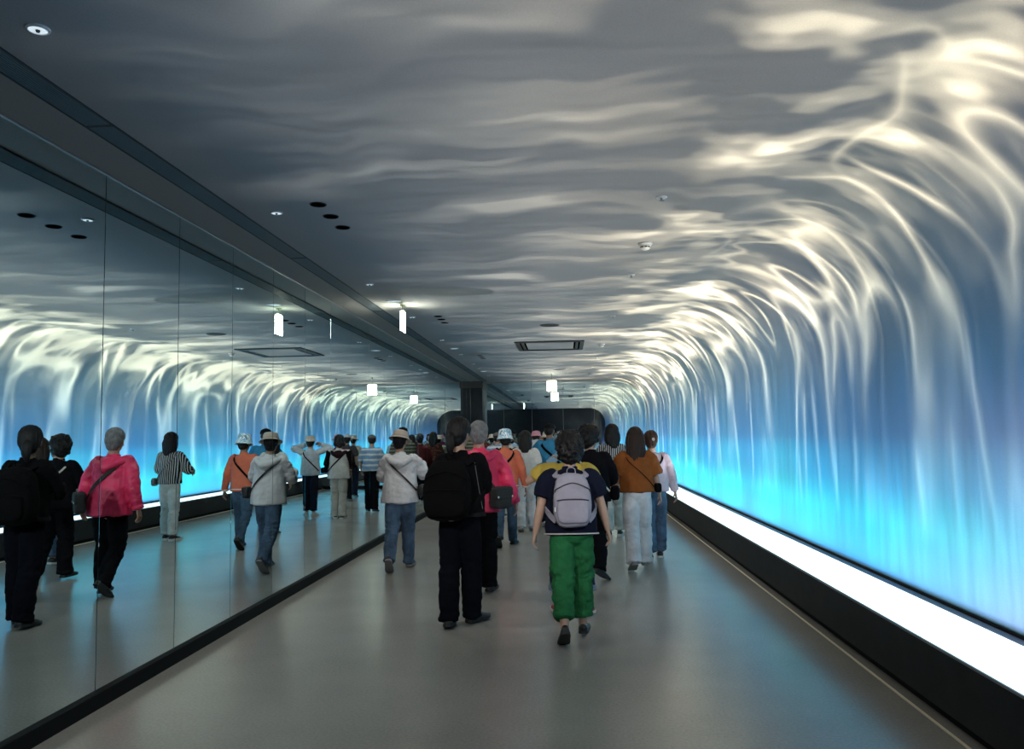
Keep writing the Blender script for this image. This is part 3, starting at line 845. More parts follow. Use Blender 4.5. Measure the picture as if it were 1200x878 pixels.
        for sd in (-1, 1):
            h, kn, a, M = f.leg[sd]
            end = kn.lerp(a, 1.0-hem)+(V(0, -.012*k, -.030*k) if hem <= 0 else V(0, 0, 0))
            mid = kn.lerp(end, .5)+V(0, -.014*k, 0)
            tube(bm, [h+V(-sd*.014*k, 0, .02*k), h.lerp(kn, .35)+V(0, -.006*k, 0), h.lerp(kn, .7), kn, mid, kn.lerp(end, .85), end],
                 [min(thigh, .098*f.wide**.5)*k, thigh*k*.94, (thigh+knee)/2*k, knee*k, (knee*.45+hemr*.55)*k, hemr*.97*k, hemr*k], n=16, sub=4, cap=.12)
        me = remesh(bm, .0085*k, 4, .6)
        zk = f.leg[1][1].z
        crease(me, amp*k, (9, 9, 17), seed, lambda c: .55+.75*math.exp(-((c.z-zk)/.13)**2)+.8*math.exp(-(c.z/.22)**2))
        o = link(name, me, m, f.root)
        if cuff:
            for sd in (-1, 1):
                h, kn, a, M = f.leg[sd]; end = kn.lerp(a, 1-hem); up = (kn-a).normalized(); bm = bmesh.new()
                tube(bm, [end-up*.004*k, end+up*.020*k, end+up*.045*k], [hemr*1.05*k, hemr*1.08*k, hemr*1.05*k], n=20, sub=2, cap=.1)
                bmobj('turned_cuff', bm, cuff, o, smooth=True)
        return o
    def top(f, m, hem=.0, flare=1.18, loose=1.12, sleeve=1.0, sr=(.070, .062, .050), amp=.006, seed=3, name='jacket', neck=.485, collar=True, cuffm=None, hemband=None, ff=(8, 8, 10), vox=.0085):
        """sleeve: 1 to the wrist, .5 short; hem = height of the lower edge relative to the hip joint"""
        k = f.k; bm = bmesh.new(); tab = []
        zs = [hem, hem+(.14-hem)*.5, .14, .25, .34, .42, .462, neck] if hem < .10 else [hem, .20, .27, .34, .42, .462, neck]
        hipw = max(f.sect(max(hem, -.02))[0], .158)+(.010 if hem < .03 else 0)
        for i, z in enumerate(zs):
            rx, ry, oy = f.sect(z)
            if z < .34:   # hangs straight from the chest
                t = (z-hem)/(.34-hem+1e-6)
                rx = max(rx*1.04, (hipw*flare)*(1-t)+.150*loose*t); ry = max(ry*1.06, (.126*flare)*(1-t)+.112*loose*t)
            elif z < .45: rx *= loose*1.02; ry *= loose*1.03
            else: rx = rx*1.08+.006; ry = ry*1.12+.006
            tab.append((z, rx, ry, oy))
        f.tab = tab
        tube(bm, [f.U(V(0, t[3]*k, t[0]*k)) for t in tab], [(t[1]*k*f.wide, t[2]*k*f.girth) for t in tab], side=f.Rt @ X3, n=24, sub=3, cap=.08)
        f.cuff_pts = {}
        for sd in (-1, 1):
            s, e, w, d, n = f.arm[sd]
            st = s+f.Rt @ (f.Rl @ V(-sd*.060*k, 0, -.010*k)); st2 = s+f.Rt @ (f.Rl @ V(-sd*.012*k, 0, -.022*k))
            if sleeve >= .9:
                end = w-d*(.0*k) if sleeve >= 1 else e.lerp(w, sleeve)
                P = [st, st2, s.lerp(e, .5), e, e.lerp(end, .5), end]; r = [sr[0]*.66, sr[0]*.88, sr[0]*.9, sr[1], (sr[1]+sr[2])/2, sr[2]]
            elif sleeve > .5:
                end = e.lerp(w, (sleeve-.5)*2); P = [st, st2, s.lerp(e, .5), e, end]; r = [sr[0]*.66, sr[0]*.88, sr[0]*.92, sr[1], sr[2]]
            else:
                end = s.lerp(e, sleeve*2); P = [st, st2, s.lerp(end, .5), end]; r = [sr[0]*.66, sr[0]*.88, sr[1], sr[2]]
            f.cuff_pts[sd] = (P[-1], (P[-1]-P[-2]).normalized(), r[-1]*k)
            tube(bm, P, [x*k for x in r], n=16, sub=4, cap=.12)
        me = remesh(bm, vox*k, 4, .6)
        crease(me, amp*k, ff, seed)
        o = link(name, me, m, f.root)
        if collar:
            nb = f.U(V(0, -.004*k, .472*k)); nt = f.U(V(0, .0, .515*k)); bm = bmesh.new()
            tube(bm, [nb, nb.lerp(nt, .5), nt], [(.074*k, .072*k), (.067*k, .066*k), (.064*k, .064*k)], side=f.Rt @ X3, n=20, sub=2, cap=.1)
            bmobj('collar', bm, m, o, smooth=True)
        if cuffm:
            for sd in (-1, 1):
                p, d, r = f.cuff_pts[sd]; bm = bmesh.new()
                tube(bm, [p-d*.022*k, p+d*.002*k, p+d*.010*k], [r*1.0, r*1.03, r*.96], n=16, sub=2, cap=.15); bmobj('cuff', bm, cuffm, o, smooth=True)
        if hemband:
            bm = bmesh.new(); z0, hb, mm = hem+hemband[0], hemband[1], hemband[2]
            rr = [f.sect(z, tab) for z in (z0, z0+hb)]
            tube(bm, [f.U(V(0, rr[0][2]*k, z0*k)), f.U(V(0, rr[1][2]*k, (z0+hb)*k))], [((q[0]+.007)*k*f.wide, (q[1]+.007)*k*f.girth) for q in rr], side=f.Rt @ X3, n=36, sub=1, cap=.02)
            bmobj('hem_band', bm, mm, o, smooth=False, auto=.6)
        return o
    def band(f, name, m, path, w=.016, th=.0035, parent=None, off=.014):
        """strap along (angle, height) points lying on the garment"""
        pts = [f.surf(a, z, off, f.tab) if not isinstance(a, Vector) else a for a, z in path]
        k = f.k; bm = bmesh.new()
        P = crom([tuple(p) for p in pts], 6); P = [Vector(p) for p in P]
        cen = f.U(V(0, 0, .25*k)); prev = None
        ax = (f.U(V(0, 0, .5*k))-f.U(V(0, 0, 0))).normalized()
        for i, p in enumerate(P):
            t = (P[min(i+1, len(P)-1)]-P[max(i-1, 0)]).normalized()
            o = p-f.hc; o = o-ax*o.dot(ax); up = ax if (p-f.hc).dot(ax) > .40*k else V(0, 0, 0)
            o = (o.normalized()*.8+up).normalized(); o = (o-t*o.dot(t)).normalized(); s = t.cross(o)
            ring = [bm.verts.new(p+s*(sx*w*k)+o*(so*th*k)) for sx, so in ((-1, -1), (1, -1), (1, 1), (-1, 1))]
            if prev:
                for a in range(4): bm.faces.new((prev[a], prev[(a+1) % 4], ring[(a+1) % 4], ring[a]))
            else: bm.faces.new(ring)
            prev = ring
        bm.faces.new(prev[::-1])
        return bmobj(name, bm, m, parent or f.root, auto=.7)
    # ---- hair
    def hair(f, m, kind='short', amp=.006, seed=5, length=.2):
        k = f.k; bm = bmesh.new(); hM = f.headM
        if kind in ('short', 'crop', 'bob', 'curly', 'long', 'tied', 'undercap'):
            g = {'short': .016, 'crop': .008, 'bob': .024, 'curly': .036, 'long': .016, 'tied': .020, 'undercap': .010}[kind]
            ball(bm, f.H_((0, -.022, .038)), ((.076+g)*k, (.088+g)*k, (.080+g)*k), hM, nu=28, nv=18)
            ball(bm, f.H_((0, -.050, -.005)), ((.070+g)*k, (.060+g)*k, (.072+g)*k), hM)
            if kind in ('short', 'curly', 'tied', 'undercap'): ball(bm, f.H_((0, -.060, -.055)), ((.056+g*.8)*k, (.040+g*.7)*k, (.045+g)*k), hM)
            if kind == 'curly':
                rnd = random.Random(seed)
                for i in range(90):
                    a = rnd.uniform(0, 2*PI); z = rnd.uniform(-.085, .125)
                    rr = math.sqrt(max(.1, 1-((z-.02)/.135)**2))
                    y = -.027+math.sin(a)*.112*rr
                    if y > .062 and z < .06: continue
                    ball(bm, f.H_((math.cos(a)*.104*rr, y, z)), ((.018+rnd.random()*.010)*k,)*3, hM, nu=10, nv=6)
            if kind in ('bob', 'long'):
                L = length
                for s in (-1, 1):
                    tube(bm, [f.H_((s*.062, -.02, .06)), f.H_((s*.088, -.022, -.03)), f.H_((s*.088, -.03, -.03-L*.45)), f.H_((s*.070, -.040, -.03-L*.85))], [(.030*k, .050*k), (.026*k, .056*k), (.030*k, .050*k), (.022*k, .034*k)], side=hM @ X3, n=14, sub=4)
                tube(bm, [f.H_((0, -.07, .05)), f.H_((0, -.092, -.03)), f.H_((0, -.088, -.03-L*.5)), f.H_((0, -.098, -.03-L*.95)), f.H_((.004, -.096, -.05-L*1.1))], [(.078*k, .034*k), (.092*k, .040*k), (.094*k, .036*k), (.066*k, .026*k), (.03*k, .014*k)], side=hM @ X3, n=22, sub=4)
            if kind == 'tied':
                tube(bm, [f.H_((0, -.10, -.03)), f.H_((0, -.135, -.055)), f.H_((.004, -.132, -.055-length*.5)), f.H_((.0, -.115, -.055-length))], [(.030*k, .028*k), (.036*k, .030*k), (.040*k, .028*k), (.018*k, .014*k)], side=hM @ X3, n=14, sub=4)
            # cut the face free
        me = remesh(bm, .0065*k if f.fine else .010*k, 3, .6)
        inv = hM.transposed()
        for v in me.vertices:
            q = inv @ (v.co-f.head)/k
            # face opening: pull the hair back behind the hairline
            if q.y > .030 and q.z < .060:
                q.y = .030+(q.y-.030)*.12
                if abs(q.x) < .066 and q.z < .058: q.y -= .030
                v.co = f.head+hM @ (q*k)
        me.update()
        off = V(seed*3.1, seed, 0); N = [vn.vector.copy() for vn in me.vertex_normals]; out = []
        for v, nn in zip(me.vertices, N):
            q = inv @ (v.co-f.head)/k
            a = math.atan2(q.x, -q.y)
            if kind == 'curly': d = noise.noise(q*38+off)*1.4
            else: d = noise.noise(V(a*9, q.z*9, 0)+off)+.6*noise.noise(V(a*26, q.z*7, 3)+off)
            out.extend(v.co+nn*(d*amp*k))
        me.vertices.foreach_set('co', out); me.update()
        return link('hair', me, m, f.root)
    # ---- headwear
    def lathe_on_head(f, name, prof, m, parent, tilt=0.0, n=40, sx=1.0, sy=1.16, wave=0.0, seed=0, ang=.9):
        bm = bmesh.new(); vs = lathe(bm, prof, n)
        T = Matrix.Rotation(math.radians(tilt), 3, 'X')
        for v in vs:
            c = v.co.copy(); r = math.hypot(c.x, c.y)
            if wave: c.z += wave*noise.noise(V(c.x*18+seed, c.y*18, seed))*min(1, r/.1)
            c = V(c.x*sx, c.y*sy, c.z); v.co = f.H_(V(0, -.018, .030)+T @ c)
        return bmobj(name, bm, m, parent, auto=ang)
    def bucket_hat(f, m, brim=.052, tilt=-4, droop=.030, band=None, mb=None, tall=.098, wave=.006, r0=.098):
        h = f.lathe_on_head('hat', [(0, tall), (r0*.55, tall-.003), (r0*.84, tall-.014), (r0*.93, tall-.032), (r0, .006), (r0-.006, .006), (r0*.86, tall-.03), (0, tall-.010)], m, f.root, tilt, wave=wave)
        f.lathe_on_head('brim', [(r0-.004, .008), (r0+.004, .008), (r0+brim*.55, -.004-droop*.5), (r0+brim, -.004-droop), (r0+brim, -.008-droop), (r0+brim*.5, -.009-droop*.5), (r0-.004, .001)], mb or m, h, tilt, wave=wave, seed=2)
        if band: f.lathe_on_head('hat_band', [(r0+.0005, .004), (r0+.004, .005), (r0+.002, .026), (r0-.004, .027)], band, h, tilt)
        return h
    def cap(f, m, tilt=-6, mb=None, back=None, panel=None):
        h = f.lathe_on_head('cap', [(0, .088), (.05, .082), (.078, .064), (.092, .036), (.096, .004), (.092, .002), (.086, .034), (.07, .06), (0, .078)], m, f.root, tilt)
        k = f.k; bm = bmesh.new(); T = Matrix.Rotation(math.radians(tilt), 3, 'X'); n = 18; up, dn = [], []
        for i in range(n+1):
            t = PI*(.12+.76*i/n)
            a = V(math.cos(t)*.092, math.sin(t)*.104, .008); b = V(math.cos(t)*.098, .105+math.sin(t)*.080, -.010-.016*abs(math.cos(t)))
            up.append([a, (a+b)/2+V(0, 0, .004), b]);
        gu = [[bm.verts.new(f.H_(V(0, -.018, .030)+T @ p)) for p in r] for r in up]
        gd = [[bm.verts.new(f.H_(V(0, -.018, .026)+T @ p)) for p in r] for r in up]
        for i in range(n):
            for j in range(2):
                bm.faces.new((gu[i][j], gu[i+1][j], gu[i+1][j+1], gu[i][j+1])); bm.faces.new((gd[i][j], gd[i][j+1], gd[i+1][j+1], gd[i+1][j]))
            for j in (0, 2): bm.faces.new((gu[i][j], gd[i][j], gd[i+1][j], gu[i+1][j]))
        for i in (0, n):
            for j in range(2): bm.faces.new((gu[i][j], gu[i][j+1], gd[i][j+1], gd[i][j]))
        bmobj('visor', bm, mb or m, h, smooth=True)
        f.lathe_on_head('top_button', [(0, .095), (.008, .092), (.008, .086), (0, .086)], m, h, tilt, n=12)
        if panel:
            # pale side panels sewn on the crown
            for s in (-1, 1):
                bm = bmesh.new(); rows = []
                for i in range(6):
                    z = .012+.060*i/5; r = .0975-.0335*(max(0, (z-.03))/.05)**1.4
                    rows.append([bm.verts.new(f.H_(V(0, -.018, .030)+T @ V(math.cos(t)*r, math.sin(t)*r*1.16, z))) for t in [(.05+.55*j/6)*s*-1+(0 if s < 0 else PI) for j in range(7)]])
                for A, B in zip(rows, rows[1:]):
                    for j in range(6): bm.faces.new((A[j], A[j+1], B[j+1], B[j]))
                bmesh.ops.solidify(bm, geom=bm.faces[:], thickness=.002); bmobj('side_panel', bm, panel, h, smooth=True)
        return h
    def hood(f, m, parent):
        k = f.k; bm = bmesh.new()
        P = [f.surf(150, .47, .0, f.tab), f.surf(-150, .445, .012, f.tab), f.surf(-90, .375, .030, f.tab), f.surf(-30, .445, .012, f.tab), f.surf(30, .47, .0, f.tab)]
        tube(bm, P, [.018*k, .034*k, .046*k, .034*k, .018*k], side=Z3, n=14, sub=6)
        tube(bm, [f.surf(-90, .46, .0, f.tab), f.surf(-90, .40, .02, f.tab), f.surf(-90, .32, .018, f.tab)], [(.070*k, .03*k), (.075*k, .030*k), (.035*k, .012*k)], side=X3, n=14, sub=4)
        me = remesh(bm, .009*k, 5, .7); crease(me, .006*k, (14, 14, 14), 4)
        return link('hood', me, m, parent)
    def finish(f, x, y, rz, label, cat='person', group=None):
        f.root.location = (x, y, 0); f.root.rotation_euler = (0, 0, math.radians(rz))
        f.place = (x, y, rz)
        return tag(f.root, label, cat, group)
    def thing(f, name, label, cat, z=0.0, group=None):
        """a bag or phone carried by the figure: its own top-level object, sharing the figure's spot"""
        x, y, rz = f.place
        r = empty(name, (x, y, 0), math.radians(rz))
        return tag(r, label, cat, group)
def rebase(r):
    """move an empty to the foot of its own parts without moving them"""
    vs = []
    kids = list(r.children)
    for c in kids:
        for v in c.data.vertices: vs.append(v.co.copy())
    lo = V(*[min(v[i] for v in vs) for i in range(3)]); hi = V(*[max(v[i] for v in vs) for i in range(3)])
    b = V((lo.x+hi.x)/2, (lo.y+hi.y)/2, lo.z)
    def sh(o):
        o.data.transform(Matrix.Translation(-b))
        for c in o.children: sh(c)
    for c in kids: sh(c)
    r.location = Vector(r.location)+Matrix.Rotation(r.rotation_euler.z, 3, 'Z') @ b
def backpack(f, label, m, m_dark, w=.15, d=.075, h=.20, zc=.24, off=.0, strapm=None, loaded=1.0, xo=0.0):
    """sits on the back: body, front pocket, two zips, top handle, straps"""
    k = f.k; r = f.thing('backpack', label, 'backpack')
    back = f.surf(-90, zc, .004, f.tab)
    ax = f.Rt @ f.Rl
    def Tm(p): return back+ax @ (V(p[0]+xo, p[1]-d-.004, p[2])*k)
    bm = bmesh.new(); ball(bm, (0, 0, 0), (w, d, h), e=.55, nu=36, nv=24)
    for v in bm.verts:
        q = v.co; q.x *= 1-.16*max(0, q.z/h)-.0*q.z; q.y *= 1+.22*max(0, -q.z/h); v.co = Tm(q)
    me = remesh(bm, .009*k, 3, .7); crease(me, .006*k, (11, 11, 11), 2); b = link('bag_body', me, m, r)
    bm = bmesh.new(); ball(bm, (0, -d*.95, -h*.40), (w*.82, d*.42, h*.46), e=.5, nu=30, nv=18)
    for v in bm.verts: v.co = Tm(v.co)
    me = remesh(bm, .008*k, 3, .8); crease(me, .004*k, (12, 12, 12), 5); pk = link('front_pocket', me, m, r)
    bm = bmesh.new(); tube(bm, [Tm((-w*.80, -d*1.20, -h*.02)), Tm((-w*.4, -d*1.40, h*.015)), Tm((w*.4, -d*1.40, h*.015)), Tm((w*.80, -d*1.20, -h*.02))], [.005*k]*4, side=Z3, n=8, sub=6); bmobj('zip', bm, m_dark, pk, smooth=True)
    bm = bmesh.new(); tube(bm, [Tm((-w*.9, -d*.55, h*.30)), Tm((-w*.78, -d*.98, h*.42)), Tm((0, -d*1.02, h*.62)), Tm((w*.78, -d*.98, h*.42)), Tm((w*.9, -d*.55, h*.30))], [.0045*k]*5, side=Z3, n=8, sub=6); bmobj('zip', bm, m_dark, b, smooth=True)
    bm = bmesh.new(); tube(bm, [Tm((-.035, d*.6, h*.95)), Tm((-.03, d*.5, h*1.16)), Tm((0, d*.45, h*1.22)), Tm((.03, d*.5, h*1.16)), Tm((.035, d*.6, h*.95))], [(.008*k, .004*k)]*5, side=Y3, n=8, sub=5); bmobj('grab_handle', bm, strapm or m, r, smooth=True)
    for s in (-1, 1):
        sh = lambda th, z: (f.surf(th, z, .016, f.tab), 0)
        x0 = Tm((s*w*.42-xo, d*.75, h*.86))
        A = [(x0, 0), (f.surf(-90+s*42, .44, .020, f.tab), 0), (f.surf(s*-0+(0 if s > 0 else 180)+(-12 if s > 0 else 12), .476, .010, f.tab), 0)]
        a1 = 48 if s > 0 else 132
        A += [(f.surf(a1, .43, .016, f.tab), 0), (f.surf(50 if s > 0 else 130, .32, .016, f.tab), 0), (f.surf(20 if s > 0 else 160, .20, .020, f.tab), 0), (f.surf(-35 if s > 0 else -145, .13, .018, f.tab), 0), (Tm((s*w*.85-xo*0, d*.55, -h*.75)), 0)]
        o = f.band('shoulder_strap', strapm or m, A, w=.022, th=.006, parent=r)
    return r, Tm
def sling_bag(f, label, m, path, size, at, strap_w=.013, flap=True, tilt=0.0):
    """cross-body bag: a strap lying round the body and a soft bag where it ends"""
    k = f.k; r = f.thing('crossbody_bag', label, 'bag')
    f.band('strap', m, path, w=strap_w, th=.003, parent=r)
    c = f.surf(at[0], at[1], size[1]+.012, f.tab)
    nrm = c-f.U(V(0, 0, at[1]*k)); yaw = math.atan2(nrm.y, nrm.x)-PI/2
    Rm = Matrix.Rotation(yaw, 3, 'Z') @ Matrix.Rotation(tilt, 3, 'Y')
    bm = bmesh.new(); ball(bm, (0, 0, 0), tuple(s*k for s in size), e=.45, nu=32, nv=20)
    for v in bm.verts: v.co = c+Rm @ v.co
    me = remesh(bm, .008*k, 3, .7); crease(me, .005*k, (12, 12, 12), 7); b = link('bag_body', me, m, r)
    if flap:
        bm = bmesh.new(); ball(bm, (0, size[1]*.35*k, size[2]*.42*k), (size[0]*1.02*k, size[1]*.80*k, size[2]*.60*k), e=.4, nu=30, nv=16)
        for v in bm.verts: v.co = c+Rm @ v.co
        bmobj('flap', bm, m, r, smooth=True)
        bm = bmesh.new()
        for s in (-1, 1): ball(bm, (s*size[0]*.8*k, size[1]*1.05*k, size[2]*.1*k), (.012*k, .006*k, .012*k), nu=12, nv=8)
        for v in bm.verts: v.co = c+Rm @ v.co
        bmobj('buckle', bm, mat('bright_buckle', (.7, .7, .7), .3, .8), r, smooth=True)
    return r
# ------------------------------------------------------------------ people: cast
c = lin
SK = SKIN()
BLACKHAIR = hair_mat('black_hair', (.006, .005, .005)); BROWNHAIR = hair_mat('dark_brown_hair', (.022, .011, .007)); GREYHAIR = hair_mat('grey_hair', (.17, .17, .175)); AUBURN = hair_mat('brown_hair', (.045, .022, .014))
BLK = mat('black_cloth', (.004, .004, .005), .9, 0, .08, bump=(260, .35, (1, 1, 1))); NAVY = cloth_mat('navy_cloth', (.010, .014, .028)); BLKTR = mat('black_trouser_cloth', (.004, .0045, .006), .9, 0, .08, bump=(260, .35, (1, 1, 1)))
RUB = mat('black_rubber', (.010, .010, .011), .6); WSOLE = mat('white_rubber', (.62, .62, .60), .5); GSOLE = mat('grey_rubber', (.18, .18, .18), .6)
BSHOE = mat('black_shoe', (.010, .010, .012), .5, bump=(120, .3, (1, 1, 1))); DGSHOE = mat('dark_grey_shoe', (.035, .036, .042), .6, bump=(160, .5, (1, 1, 1)))
WSHOE = mat('white_shoe', (.55, .54, .52), .55); STRAP = mat('black_strap', (.004, .004, .005), .9, 0, .08, bump=(500, .3, (1, 1, 1)))
ZIP = mat('dark_zip', (.02, .02, .024), .4)
def phone(f, sd, label):
    k = f.k; w, d, n = f.arm[sd][2], f.arm[sd][3], f.arm[sd][4]
    n = (n-d*n.dot(d)).normalized(); t = d.cross(n)
    r = f.thing('phone', label, 'phone'); cen = w+d*.085*k+n*.030*k
    for nm, hw, hh, o, th, m in (('phone_body', .038, .078, 0, .0045, mat('phone_case', (.01, .01, .012), .3)), ('phone_screen', .035, .074, .0052, .0006, mat('phone_screen', (.02, .03, .04), .1, emit=(.35, .6, .8), estr=.25))):
        bm = bmesh.new(); box(bm, -hw, hw, o-th, o+th, -hh, hh, min(.004, th*.8))
        for v in bm.verts: v.co = cen+t*v.co.x*k-Vector((n))*(-v.co.y)*k+d*v.co.z*k
        bmobj(nm, bm, m, r)
    rebase(r)
CROSS_LR = [(-25, .06), (-60, .17), (-88, .27), (-118, .37), (-150, .45), (-178, .478), (140, .44), (105, .36), (75, .26), (40, .15), (5, .06)]   # left shoulder to right hip
CROSS_RL = [((-180-a), z) for a, z in CROSS_LR]                                                                                               # right shoulder to left hip

# --- person in black with the black backpack
f = Fig(H=1.665, lean=3, headyaw=-24, headpitch=-10, L=(-5, 5, 6, 4), R=(7, 3, 0, 32), armL=(30, 7, 70, 34), armR=(28, 5, 68, 34), wide=1.0)
f.body(SK); f.shoes(DGSHOE, RUB); f.trousers(mat('blue_black_cloth', (.003, .0038, .007), .9, 0, .08, bump=(260, .35, (1, 1, 1))), hemr=.082, thigh=.098, knee=.084, seed=1, amp=.008)
j = f.top(BLK, hem=-.01, flare=1.22, loose=1.20, sr=(.078, .066, .052), amp=.009, name='jacket', hemband=(.0, .03, cloth_mat('black_rib', (.012, .012, .014))))
f.band('piping', mat('grey_piping', (.10, .10, .11), .5), [(-20, .05), (-30, .18), (-38, .32), (-44, .42)], w=.003, th=.0015, parent=j, off=.006)
f.hair(BLACKHAIR, 'tied', length=.13, seed=2)
f.finish(-.885, 6.62, -2, 'person in black jacket and blue-black trousers walking away, black hair tied low, head turned right')
r, Tm = backpack(f, 'big black backpack on the person in black, bulging out to the left', mat('black_bag_cloth', (.0035, .0035, .004), .9, 0, .08, bump=(300, .4, (1, 1, 1))), STRAP, w=.185, d=.10, h=.235, zc=.20, xo=-.055, strapm=STRAP)
bm = bmesh.new(); ball(bm, (.03, -.02, -.228), (.035, .03, .006), e=.5)
for v in bm.verts: v.co = Tm(v.co)
bmobj('white_tab', bm, mat('white_tab', (.6, .6, .6), .6), r, smooth=True); rebase(r)

# --- red jacket
RED = mat('crimson_nylon', (.74, .035, .12), .5, 0, .4, bump=(40, .25, (1, 1, 1)), var=.12)
f = Fig(H=1.66, lean=5, headyaw=-6, headpitch=-8, L=(2, 40, 42, 12, 1), R=(5, 4, 0, 12), armL=(-8, 16, 16, 5), armR=(4, 21, 14, 0), wide=1.08, girth=1.1)
f.body(SK); f.shoes(DGSHOE, RUB); f.trousers(BLKTR, hemr=.078, seed=2, amp=.008)
j = f.top(RED, hem=-.09, flare=1.24, loose=1.20, sr=(.080, .070, .058), amp=.011, seed=6, cuffm=RED, name='jacket', ff=(7, 7, 9)); f.hood(RED, j)
f.hair(GREYHAIR, 'short', seed=3)
f.finish(-.865, 7.95, 2, 'grey-haired person in crimson hooded jacket and black trousers, left foot lifted')
r = sling_bag(f, 'dark grey crossbody bag on the right hip of the crimson jacket', mat('charcoal_bag_cloth', (.026, .025, .025), .8, bump=(300, .4, (1, 1, 1))), CROSS_LR, (.125, .055, .105), (-42, .03), .017); rebase(r)

# --- white hooded jacket
WHT = mat('white_jacket_cloth', (.64, .64, .66), .7, 0, .3, bump=(30, .2, (1, 1, 1)), var=.06)
f = Fig(H=1.61, lean=4, headyaw=-10, headpitch=-6, headroll=4, L=(-15, 24, 44, 2), R=(13, 5, 0, 6), armL=(26, 14, 84, 28), armR=(34, 20, 92, 30), wide=1.06, girth=1.08)
f.body(SK); f.shoes(BSHOE, GSOLE); f.trousers(denim_mat('mid_blue_denim', (.075, .125, .20)), hemr=.070, knee=.080, thigh=.104, seed=3, amp=.008)
j = f.top(WHT, hem=-.075, flare=1.26, loose=1.18, sr=(.078, .070, .056), amp=.009, seed=8, cuffm=WHT, name='jacket'); f.hood(WHT, j)
f.hair(BLACKHAIR, 'undercap', seed=4)
f.bucket_hat(mat('beige_cotton', (.47, .40, .34), .8, bump=(200, .3, (1, 1, 1)), var=.08), brim=.040, droop=.012, tilt=-9, wave=.003, band=mat('beige_band', (.40, .33, .28), .8))
f.finish(-1.97, 9.42, 4, 'person in white hooded jacket, jeans and beige brimmed hat beside the mirror wall')
r = sling_bag(f, 'small black crossbody bag at the right side of the white jacket', mat('black_bag_leather', (.006, .006, .008), .45), CROSS_LR, (.085, .04, .07), (-4, .06), .010); rebase(r)

# --- orange cardigan
ORG = mat('coral_knit', (.50, .13, .075), .9, 0, .2, bump=(260, .6, (1, 1, .2)), var=.10)
CREAM = mat('cream_knit', (.68, .56, .50), .9)
f = Fig(H=1.615, lean=3, headyaw=6, headpitch=-4, L=(-14, 26, 42, 2), R=(11, 4, 0, 10), armL=(6, 10, 24, 8), armR=(-4, 15, 12, 0), wide=1.02)
f.body(skin_mat('tan_skin', (.24, .14, .10))); f.shoes(BSHOE, RUB); f.trousers(denim_mat('dark_blue_denim', (.045, .085, .135)), hemr=.066, knee=.074, thigh=.098, seed=4)
f.top(ORG, hem=-.04, flare=1.12, loose=1.12, sr=(.070, .060, .046), amp=.006, seed=9, cuffm=CREAM, hemband=(.02, .012, CREAM), name='cardigan')
f.hair(BLACKHAIR, 'undercap', seed=5)
f.bucket_hat(blotch_mat('pale_blue_print', [c(200, 220, 225), c(120, 165, 190), c(225, 232, 232), c(95, 130, 150)], 24, stretch=(1, 1, .35)), brim=.026, droop=.046, tilt=-6, tall=.108, wave=.010)
f.finish(-.86, 11.35, 0, 'person in coral cardigan with cream hem line, jeans and pale blue patterned bucket hat')
r = sling_bag(f, 'black crossbody bag slung from the right shoulder of the coral cardigan', BLK, CROSS_RL, (.09, .04, .075), (170, .05), .015); rebase(r)

# --- green trousers, grey backpack
NV = cloth_mat('navy_jersey', (.006, .008, .020))
f = Fig(H=1.495, lean=6, headyaw=4, headpitch=-10, L=(-11, 18, 34, 4), R=(12, 8, 0, 8), armL=(2, 15, 14, 0), armR=(8, 17, 16, 0), wide=1.12, girth=1.15)
f.body(skin_mat('light_skin', (.42, .27, .20))); f.shoes(mat('black_clog', (.008, .008, .009), .4), RUB, low=True)
f.trousers(mat('green_corduroy', (.016, .125, .042), .85, 0, .2, bump=(130, .6, (1, 1, .1)), var=.20, vscale=12), hem=.17, hemr=.086, knee=.094, thigh=.108, seed=5, amp=.014, hipr=1.12)
f.top(NV, hem=-.035, flare=1.16, loose=1.14, sleeve=.36, sr=(.086, .086, .078), amp=.006, seed=10, name='tee_shirt', hemband=(.0, .010, mat('white_lace', (.62, .60, .58), .9, bump=(300, 1, (1, 1, 1)))))
f.hair(BLACKHAIR, 'curly', seed=6, amp=.008)
f.finish(.03, 6.14, 3, 'person in navy tee and green cropped trousers with grey backpack, nearest to the camera')
LIL = mat('lilac_grey_canvas', (.30, .285, .34), .8, 0, .25, bump=(240, .5, (1, 1, 1)), var=.10)
r, Tm = backpack(f, 'lilac grey canvas backpack on the person in green trousers', LIL, ZIP, w=.155, d=.075, h=.215, zc=.235, strapm=LIL)
bm = bmesh.new(); box(bm, -.148, -.136, -.105, -.085, -.09, -.055, .002)
for v in bm.verts: v.co = Tm(v.co)
bmobj('side_tab', bm, mat('white_tab', (.6, .6, .6), .6), r); rebase(r)

# --- yellow tee, phone held up
YEL = mat('mustard_jersey', (.50, .36, .055), .85, bump=(200, .3, (1, 1, 1)), var=.1)
f = Fig(H=1.54, stance=.125, lean=4, headyaw=8, headpitch=2, L=(2, 4, 0, 10), R=(-2, 6, 5, 12), armL=dict(e=(-.42, .09, .31), w=(-.10, .20, .58), n=(.3, -1, .1)), armR=dict(e=(.24, .12, .26), w=(.10, .30, .36)), wide=1.05)
f.body(SK, curlL=38, curlR=30); f.shoes(mat('red_shoe', (.42, .02, .03), .5, bump=(160, .4, (1, 1, 1))), WSOLE)
f.trousers(denim_mat('indigo_denim', (.020, .028, .055)), hem=.34, hemr=.088, knee=.090, thigh=.108, seed=6, cuff=denim_mat('pale_denim', (.20, .24, .32)))
for sd in (-1, 1):
    h, kn, a, M = f.leg[sd]; bm = bmesh.new(); tube(bm, [kn.lerp(a, .76), kn.lerp(a, .90), a], [.044*f.k, .041*f.k, .040*f.k], n=16, sub=3, cap=.1); bmobj('sock', bm, cloth_mat('white_sock', (.55, .54, .52)), f.root, smooth=True)
